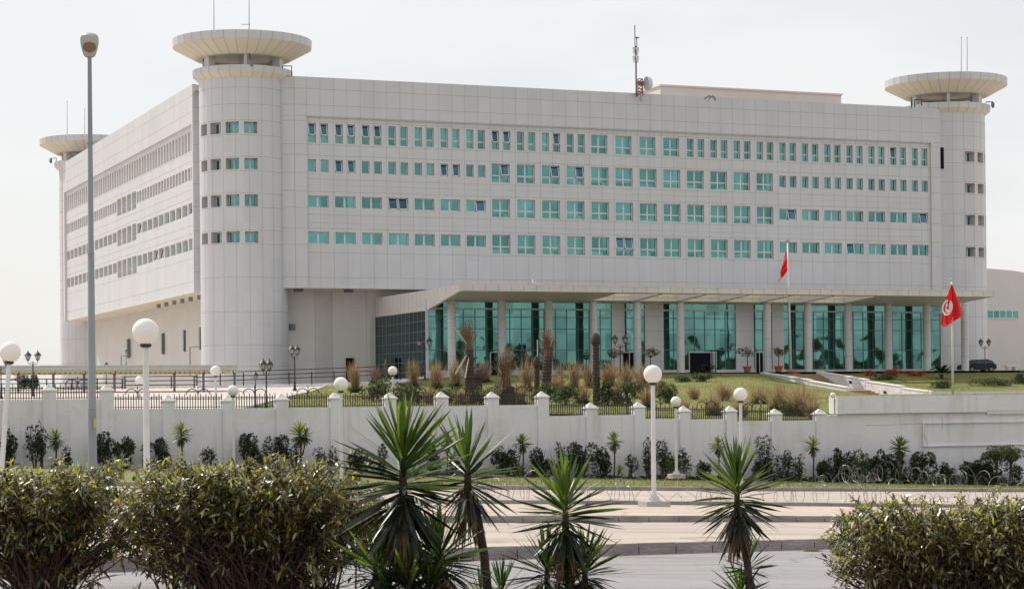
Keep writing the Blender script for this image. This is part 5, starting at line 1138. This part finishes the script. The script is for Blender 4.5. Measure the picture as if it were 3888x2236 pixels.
# dead date palms
def dead_palm(px, yb, ytr, ytop, wt_, fr, lab, lean=0, spread=50, n=26):
    P = inner(px, min(yb, 1003)); m = pxm(P); t = empty('dead_palm', P, lab, 'dead palm', 'dead date palms in the garden'); q = MB(); h = (yb-ytr)*m; r0 = wt_*m/2; X1 = lean*m
    ks = max(8, int(h/.22)); pts = []; rr = []
    for k in range(ks*2+1): s = k/(ks*2); pts.append((P[0]+X1*s*s, P[1], P[2]-.1+(h+.1)*s)); rr.append(r0*(1.08-.16*s)*(1.0 if k % 2 else .86)*rng.uniform(.94, 1.06))
    q.tube(pts, rr, 10); q.build('trunk', BARK, t)
    if fr:
        q = MB(); hf = (ytr-ytop)*m; b0 = np.array([P[0]+X1, P[1], P[2]+h-.1])
        for k in range(int(n*1.4)):
            a = rng.uniform(-1, 1); a2 = rng.uniform(-1, 1); e = b0+np.array([a*spread*m/2+lean*m*.1, a2*spread*m/3, hf*rng.uniform(.55, 1.05)*(1-.25*a*a)]); mid = b0*.5+e*.5+np.array([a*.25*-1*r0, 0, 0])
            q.tube([b0+np.array([a*r0*.7, a2*r0*.7, -.2]), mid, e], [.045, .028, .014], 4)
            for s in (.6, .75, .9):
                c = mid*(1-s)+e*s if False else b0+(e-b0)*s; q.tube([c, c+np.array([rng.normal(0, .14), rng.normal(0, .1), .28])], [.014, .008], 3)
        q.build('dry_fronds', mat('dry_frond', (0.20, 0.115, 0.07), .9, var=.3, vscale=5), t)
    else:
        q = MB(); q.lathe([(r0*.9, 0), (r0*1.35, .2), (r0*1.25, .5), (r0*.7, .8), (.02, .9)], (P[0]+X1, P[1], P[2]+h-.1), 12); q.build('crown_stub', BARK, t)
    return t, P, m
dp, P, m = dead_palm(1161, 1000, 864, 788, 26, 1, 'tall dead palm held up by white wooden props, leftmost', 0, 52, 28)
q = MB(); b0 = dep(float(np.dot(P-CAM, _f)), 1163, 862)
for (x_, y_) in ((1112, 794), (1126, 925), (1150, 935)):
    q.tube([b0, dep(float(np.dot(P-CAM, _f))-.8, x_, y_)], .05, 4)
tag(q.build('wooden_prop', mat('pale_wood', (0.5, 0.45, 0.38), .8), loc=tuple(b0)), 'pale wooden props leaning on the leftmost dead palm', 'wooden props')
dead_palm(1256, 1003, 958, 848, 46, 1, 'short stout dead palm with broken upright fronds', -4, 58, 44); dead_palm(1181, 985, 936, 0, 26, 0, 'low dead palm stump beside the propped palm')
dead_palm(1350, 990, 880, 812, 26, 1, 'leaning dead palm with a tuft of dry fronds, right of the flag reflections', 8, 48, 34); dead_palm(1475, 1003, 850, 0, 19, 0, 'bare straight palm trunk with a knobbed top'); dead_palm(1328, 985, 905, 0, 15, 0, 'thin dark palm trunk with a white stake, between two dead palms')
q = MB(); P = inner(1327, 984); Dd = float(np.dot(P-CAM, _f)); q.tube([dep(Dd-.3, 1329, 930), dep(Dd-.3, 1329, 840)], .045, 5); tag(q.build('white_stake', POLEW, loc=tuple(P)), 'thin white stake beside the thin dark palm trunk', 'stake')
# small living palms
for px, yb, L, lab in ((1750, 930, 34, 'small green palm on the lawn left of the steps'), (2328, 938, 42, 'small green palm on the lawn beside the second flag')):
    P = inner(px, yb); m = pxm(P); t = empty('small_palm', P, lab, 'palm', 'small living palms'); q = MB(); q.tube([P, P+np.array([0, 0, 12*m])], [.16, .2], 8); q.build('trunk', BARK, t)
    lv = Leaves(); c = P+np.array([0, 0, 12*m])
    for k in range(16):
        az = k*2.4; el = R(68-48*(k/16)); d = np.array([math.cos(el)*math.cos(az), math.cos(el)*math.sin(az), math.sin(el)]); nn = 34; s = np.linspace(.12, 1, nn); Lm = L*m
        spn = c+d*Lm*s[:, None]+np.array([0, 0, -1])*(.42*Lm*s*s)[:, None]; sd = np.cross(d, [0, 0, 1]); sd /= np.linalg.norm(sd)
        for sg in (-1, 1): lv.add(spn, d*.7+sd*sg*.9+np.array([0, 0, .1]), Lm*.26*np.sin(PI*(.15+.8*s)), .06, .15, rng.integers(0, 2, nn))
    lv.build('fronds', [YUC[0], YUC[1]], t)
# potted trees by the hall doors
for px, lab in ((1518, 'potted tree left of the centre lantern, mostly hidden by grass'), (1608, 'potted tree before a white hall pier, above the tall centre globe'), (1848, 'potted tree left of the small hall door'), (1925, 'potted tree right of the small hall door, by the flagpole')):
    Y = 189.3; P = onY(Y, px, 920); zb = tz(P[0], Y)+.05; t = empty('potted_tree', (P[0], Y, zb), lab, 'potted tree', 'potted trees by the hall doors'); q = MB()
    q.lathe([(.001, .02), (.27, 0), (.40, .52), (.48, .56), (.48, .66), (.41, .66), (.39, .58), (.001, .56)], (P[0], Y, zb), 16); q.build('pot', TERRA, t)
    q = MB(); q.tube([(P[0], Y, zb+.6), (P[0]+.05, Y, zb+1.7)], [.05, .035], 6)
    for k in range(5): a = k*1.26; q.tube([(P[0]+.04, Y, zb+1.5), (P[0]+.4*math.cos(a), Y+.4*math.sin(a), zb+2.1)], [.025, .01], 4)
    q.build('stem', BARK, t); clump('crown', t, (P[0], Y, zb+2.05), .75, .7, .42, 420, .15, BUSHG, .5, 9)

# ---------------------------------------------------------------- garden steps with white parapets
XL1, XR1 = 100.4, 106.3
ST = empty('garden_steps', (103, 174, 5), 'broad flight of tan stone steps running down the lawn between white parapets', 'steps')
n1 = 11; zs0, zs1 = 6.75, 5.15
def stp(i, n, ya, yb, za, zb): return ya+(yb-ya)*i/n, za+(zb-za)*i/n
k = 0
def flight(ya, yb, za, zb, n):
    for i in range(n):
        y0, z0 = stp(i, n, ya, yb, za, zb); y1, z1 = stp(i+1, n, ya, yb, za, zb); q = MB(); q.box(XL1+.2, XR1-.02, y1, y0, z1-1.2, z0-.001*i-.03, 0); q.box(XL1+.2, XR1-.02, y1-.04, y1+.3, z0-.025, z0+.01, 1); q.build('step', [STONEST, mat('pale_step_nosing', (0.50, 0.38, 0.26), .8)], ST)
flight(183.0, 179.6, 6.62, 5.50, 7)
q = MB(); q.hexa([(XL1+.2, 174.0, 3.6), (XR1-.02, 174.0, 3.6), (XR1-.02, 179.64, 3.6), (XL1+.2, 179.64, 3.6), (XL1+.2, 174.0, 5.0), (XR1-.02, 174.0, 5.0), (XR1-.02, 179.64, 5.46), (XL1+.2, 179.64, 5.46)]); q.build('landing', PAVE, ST)
flight(174.0, 171.4, 4.98, 4.42, 4)
q = MB(); q.box(XL1+.2, XR1-.02, 163.9, 171.4, 3.2, 4.30); q.build('landing', PAVE, ST)
q = MB()
def slope_wall(x0, x1, pts, bot, m=0):
    for (ya, za), (yb, zb) in zip(pts, pts[1:]):
        q.hexa([(x0, yb, bot), (x1, yb, bot), (x1, ya, bot), (x0, ya, bot), (x0, yb, zb), (x1, yb, zb), (x1, ya, za), (x0, ya, za)], m)
        q.hexa([(x0-.06, yb, zb+.001), (x1+.06, yb, zb+.001), (x1+.06, ya, za+.001), (x0-.06, ya, za+.001), (x0-.06, yb, zb+.1), (x1+.06, yb, zb+.1), (x1+.06, ya, za+.1), (x0-.06, ya, za+.1)], 1)
slope_wall(XR1, XR1+.5, [(183.5, 6.85), (174.4, 5.95)], 3.5); slope_wall(XR1, XR1+.5, [(174.3, 5.78), (168.2, 5.25)], 3.5); slope_wall(XR1, XR1+.5, [(168.1, 5.08), (163.6, 4.72)], 3.5)
q.box(XR1, XR1+14, 163.2, 163.55, 3.5, 4.75)
slope_wall(XL1-.3, XL1+.18, [(183.5, 6.78), (174.3, 5.95)], 3.5); slope_wall(XL1-.3, XL1+.18, [(174.2, 5.85), (167.5, 5.15)], 3.5)
q.build('parapet', [PLASTER, CAPW], ST)
for px, py in ((2105, 945), (2190, 970)):
    P = onX(XR1-.02, px, py); q = MB(); q.box(P[0]-.10, P[0]-.003, P[1]-.08, P[1]+.08, P[2]-.12, P[2]+.12); q.tube([(P[0]-.16, P[1], P[2]-.14), (P[0]-.16, P[1], P[2]+.16)], [.06, .11], 8); q.build('step_light', IRON, ST)

# ---------------------------------------------------------------- dark car, stone table, person
c0 = onY(201.5, 2417, 921); YCAR = 201.5; CARP = (c0[0], YCAR, max(c0[2], tz(c0[0], YCAR)+.05)); t = empty('parked_car', CARP, 'dark blue car parked behind the right end columns, seen from behind and the side', 'car')
CARM = mat('dark_car_paint', (0.006, 0.007, 0.013), .35, spec=.35); W2 = .86
def prof_mesh(prof, y0, y1, m, name, inset=0):
    q = MB(); n = len(prof)
    for a, b in zip(prof, prof[1:]+prof[:1]): q.face([(CARP[0]+a[0], y0, CARP[2]+a[1]), (CARP[0]+b[0], y0, CARP[2]+b[1]), (CARP[0]+b[0], y1, CARP[2]+b[1]), (CARP[0]+a[0], y1, CARP[2]+a[1])])
    q.face([(CARP[0]+a, y0, CARP[2]+z) for a, z in prof]); q.face([(CARP[0]+a, y1, CARP[2]+z) for a, z in prof][::-1]); return q.build(name, m, t)
body = [(-2.1, .35), (-2.15, .62), (-2.0, .82), (-1.15, .95), (.9, 1.0), (1.75, .98), (1.95, .80), (1.98, .40), (1.6, .28), (-1.7, .28)]
prof_mesh(body, YCAR-W2, YCAR+W2, CARM, 'body'); cab = [(-1.1, .95), (-.45, 1.42), (.75, 1.48), (1.45, 1.32), (1.75, .99)]; prof_mesh(cab, YCAR-W2+.12, YCAR+W2-.12, CARM, 'cabin')
q = MB()
for s in ([(-.92, 1.0), (-.4, 1.36), (.1, 1.40), (.1, 1.0)], [(.18, 1.0), (.18, 1.40), (.7, 1.41), (.95, 1.0)], [(1.03, 1.02), (.80, 1.40), (1.3, 1.30), (1.55, 1.04)]): q.face([(CARP[0]+a, YCAR-W2+.105, CARP[2]+z) for a, z in s])
q.build('side_windows', mat('car_glass', (0.05, 0.07, 0.08), .08, metal=.6), t)
for wx in (-1.3, 1.25):
    q = MB()
    q.tube([(CARP[0]+wx, YCAR-W2-.01, CARP[2]+.31), (CARP[0]+wx, YCAR-W2+.2, CARP[2]+.31)], .31, 18); q.tube([(CARP[0]+wx, YCAR+W2-.2, CARP[2]+.31), (CARP[0]+wx, YCAR+W2+.01, CARP[2]+.31)], .31, 18); o = q.build('wheel', mat('tyre', (0.015, 0.015, 0.015), .9), t)
    q = MB(); q.tube([(CARP[0]+wx, YCAR-W2-.03, CARP[2]+.31), (CARP[0]+wx, YCAR-W2, CARP[2]+.31)], .19, 14); q.build('rim', POLEG, o)
for dy in (-.6, .6): q = MB(); q.box(CARP[0]+1.93, CARP[0]+2.0, YCAR+dy-.15, YCAR+dy+.15, CARP[2]+.72, CARP[2]+.9); q.build('tail_light', mat('tail_light_red', (0.25, 0.02, 0.02), .3), t)
P = onY(205, 2500, 920); t2 = empty('stone_table', tuple(P), 'cream stone table with thick legs at far right before the annex', 'table'); q = MB(); q.box(P[0]-.85, P[0]+.85, 204.5, 205.5, P[2]+.62, P[2]+.78); q.build('table_top', CAPW, t2)
for s in (-.6, .35): q = MB(); q.box(P[0]+s, P[0]+s+.28, 204.65, 205.35, P[2]-.1, P[2]+.617); q.build('leg', CAPW, t2)
# person in olive uniform, standing behind the railing, turned to the right
Pp = onY(187.3, 953, 936); zf = tz(Pp[0], 187.3); pc = Vector((Pp[0], 187.3, max(Pp[2], zf))); hs = 1.74
UNI = mat('olive_uniform', (0.14, 0.13, 0.095), .9, var=.3, vscale=9); SKIN = mat('skin', (0.36, 0.20, 0.14), .6)
me = bpy.data.meshes.new('person'); hx, hy = 1, 0
J = {'pelvis': (0, 0, .92), 'belly': (0, 0, 1.08), 'chest': (.01, 0, 1.30), 'neck': (.02, 0, 1.47), 'jaw': (.05, 0, 1.56), 'head': (.04, 0, 1.66), 'crown': (.03, 0, 1.74),
     'hl': (0, .09, .88), 'kl': (.03, .10, .50), 'al': (-.03, .10, .09), 'tl': (.12, .11, .04), 'hr': (0, -.09, .88), 'kr': (.05, -.10, .50), 'ar': (.04, -.11, .09), 'tr': (.19, -.12, .04),
     'sl': (0, .19, 1.40), 'el': (-.03, .25, 1.13), 'wl': (.06, .24, .90), 'fl': (.09, .23, .80), 'sr': (0, -.19, 1.40), 'er': (-.02, -.25, 1.13), 'wr': (.16, -.20, .98), 'fr': (.25, -.18, .96)}
Rd = {'pelvis': .155, 'belly': .14, 'chest': .16, 'neck': .058, 'jaw': .075, 'head': .095, 'crown': .07, 'hl': .10, 'kl': .065, 'al': .045, 'tl': .04, 'hr': .10, 'kr': .065, 'ar': .045, 'tr': .04, 'sl': .065, 'el': .047, 'wl': .034, 'fl': .03, 'sr': .065, 'er': .047, 'wr': .034, 'fr': .03}
ks = list(J); Ed = [('pelvis', 'belly'), ('belly', 'chest'), ('chest', 'neck'), ('neck', 'jaw'), ('jaw', 'head'), ('head', 'crown'), ('pelvis', 'hl'), ('hl', 'kl'), ('kl', 'al'), ('al', 'tl'), ('pelvis', 'hr'), ('hr', 'kr'), ('kr', 'ar'), ('ar', 'tr'), ('chest', 'sl'), ('sl', 'el'), ('el', 'wl'), ('wl', 'fl'), ('chest', 'sr'), ('sr', 'er'), ('er', 'wr'), ('wr', 'fr')]
me.from_pydata([J[k] for k in ks], [(ks.index(a), ks.index(b)) for a, b in Ed], [])
po = bpy.data.objects.new('person', me); COL.objects.link(po); po.location = pc
sk = po.modifiers.new('skin', 'SKIN'); ssd = po.modifiers.new('sub', 'SUBSURF'); ssd.levels = 2; ssd.render_levels = 2
for i, k in enumerate(ks): me.skin_vertices[0].data[i].radius = (Rd[k], Rd[k]*(1.15 if k in ('pelvis', 'belly', 'chest') else 1)); me.skin_vertices[0].data[i].use_root = (k == 'pelvis')
dg = bpy.context.evaluated_depsgraph_get(); me2 = bpy.data.meshes.new_from_object(po.evaluated_get(dg)); po.modifiers.clear(); po.data = me2
me2.materials.clear(); me2.materials.append(UNI); me2.materials.append(SKIN)
for f in me2.polygons:
    c = f.center; f.material_index = 1 if (c.z > 1.49 or (c.z < .96 and abs(c.y) > .17 and c.z > .7) or (c.x > .17 and .85 < c.z < 1.05)) else 0; f.use_smooth = True
tag(po, 'person in olive uniform and cap standing at the long railing near the glass hall', 'person')
q = MB(); cc = (pc[0]+.035, pc[1], pc[2]+1.69); q.lathe([(.105, 0), (.112, .03), (.108, .08), (.06, .11), (.001, .115)], cc, 16); q.box(cc[0]+.09, cc[0]+.19, cc[1]-.07, cc[1]+.07, cc[2]+.0, cc[2]+.018); q.build('cap', UNI, po)
q = MB(); q.tube([(pc[0]+.14, pc[1], pc[2]+1.60), (pc[0]+.165, pc[1], pc[2]+1.62)], [.02, .012], 5); q.build('nose', SKIN, po)
# thin whip fence stake and debris
for px, py, s, lab in ((1290, 1268, .5, 'small flat heap of sand on the median left of the centre globe lamp'),):
    P = street(px, py, .17); q = MB(); q.lathe([(1.0*s, 0), (.7*s, .06), (.3*s, .09), (.001, .1)], tuple(P), 12); o = q.build('sand_heap', PAVE, loc=tuple(P)); tag(o, lab, 'sand heap')
lv = Leaves(); P = street(2004, 1362, 0.0); n = 120; lv.add(np.tile(P, (n, 1))+np.stack([rng.normal(0, .12, n), rng.normal(0, .06, n)-.05, np.zeros(n)], 1), rdir(n, .2), .12, .02, .3, np.zeros(n, int))
wo = empty('weed_tuft', tuple(P), 'green weed tuft growing at the foot of the near kerb, right', 'weed'); lv.build('weed_leaves', [LEAFG[0]], wo)

# trees on the far side behind the viewer: outside the picture, they show only as reflections in the hall glass
tt = None
for i in range(22):
    a = 132+i*7.2+rng.uniform(-3, 3); y = -45+rng.uniform(-14, 14); H = rng.uniform(10, 14); lab = 'dark tree across the street behind the viewer'
    if tt is None:
        tt = empty('street_tree', (0, 0, 0), lab, 'tree', 'trees behind the viewer'); q = MB(); q.tube([(0, 0, 0), (.1, 0, 5), (0, .1, 11)], [.35, .25, .08], 8)
        for k in range(6): q.tube([(0, 0, 4+k), (1.8*math.cos(k*1.9), 1.8*math.sin(k*1.9), 7+k)], [.12, .04], 5)
        q.build('trunk', BARK, tt); clump('crown', tt, (0, 0, 9.2), 3.4, 3.4, 4.4, 5200, .55, BUSHG, .6, 22); o = tt
    else: o = copy_tree(tt)
    o['label'] = 'dark tree across the street behind the viewer, %s in the row' % ordn[i]; o.location = (a, y, 1.0); s_ = (H+2)/14; o.scale = (s_*1.1, s_*1.1, s_); o.rotation_euler = (0, 0, i*1.7)

# three more flags on the terrace, outside the picture to the right: they show in the hall glass
for k, (px, lab) in enumerate(((1294, 'first red flag on a pole beyond the right edge of the picture'), (1315, 'second red flag on a pole beyond the right edge of the picture'), (1337, 'third red flag on a pole beyond the right edge of the picture'))):
    P = onY(YG, px, 862); d = ray(px, 862); tt_ = 78.0/d[1]; Q = np.array([P[0]+d[0]*tt_, P[1]-d[1]*tt_, P[2]+d[2]*tt_]); t = empty('flagpole', (Q[0], Q[1], 4.0), lab, 'flagpole', 'flags reflected in the hall glass')
    q = MB(); q.tube([(Q[0], Q[1], 3.5), (Q[0], Q[1], Q[2]+1.5)], [.09, .05], 8); q.build('pole', POLEW, t)
    grid_obj('flag', lambda u, v: (Q[0]+.05+(1.5-.9*k*.5)*u*(.35+.65*v), Q[1]+.25*math.sin(5*u+4*v), Q[2]+1.4-2.6*v-.9*u), 10, 10, REDF, t)
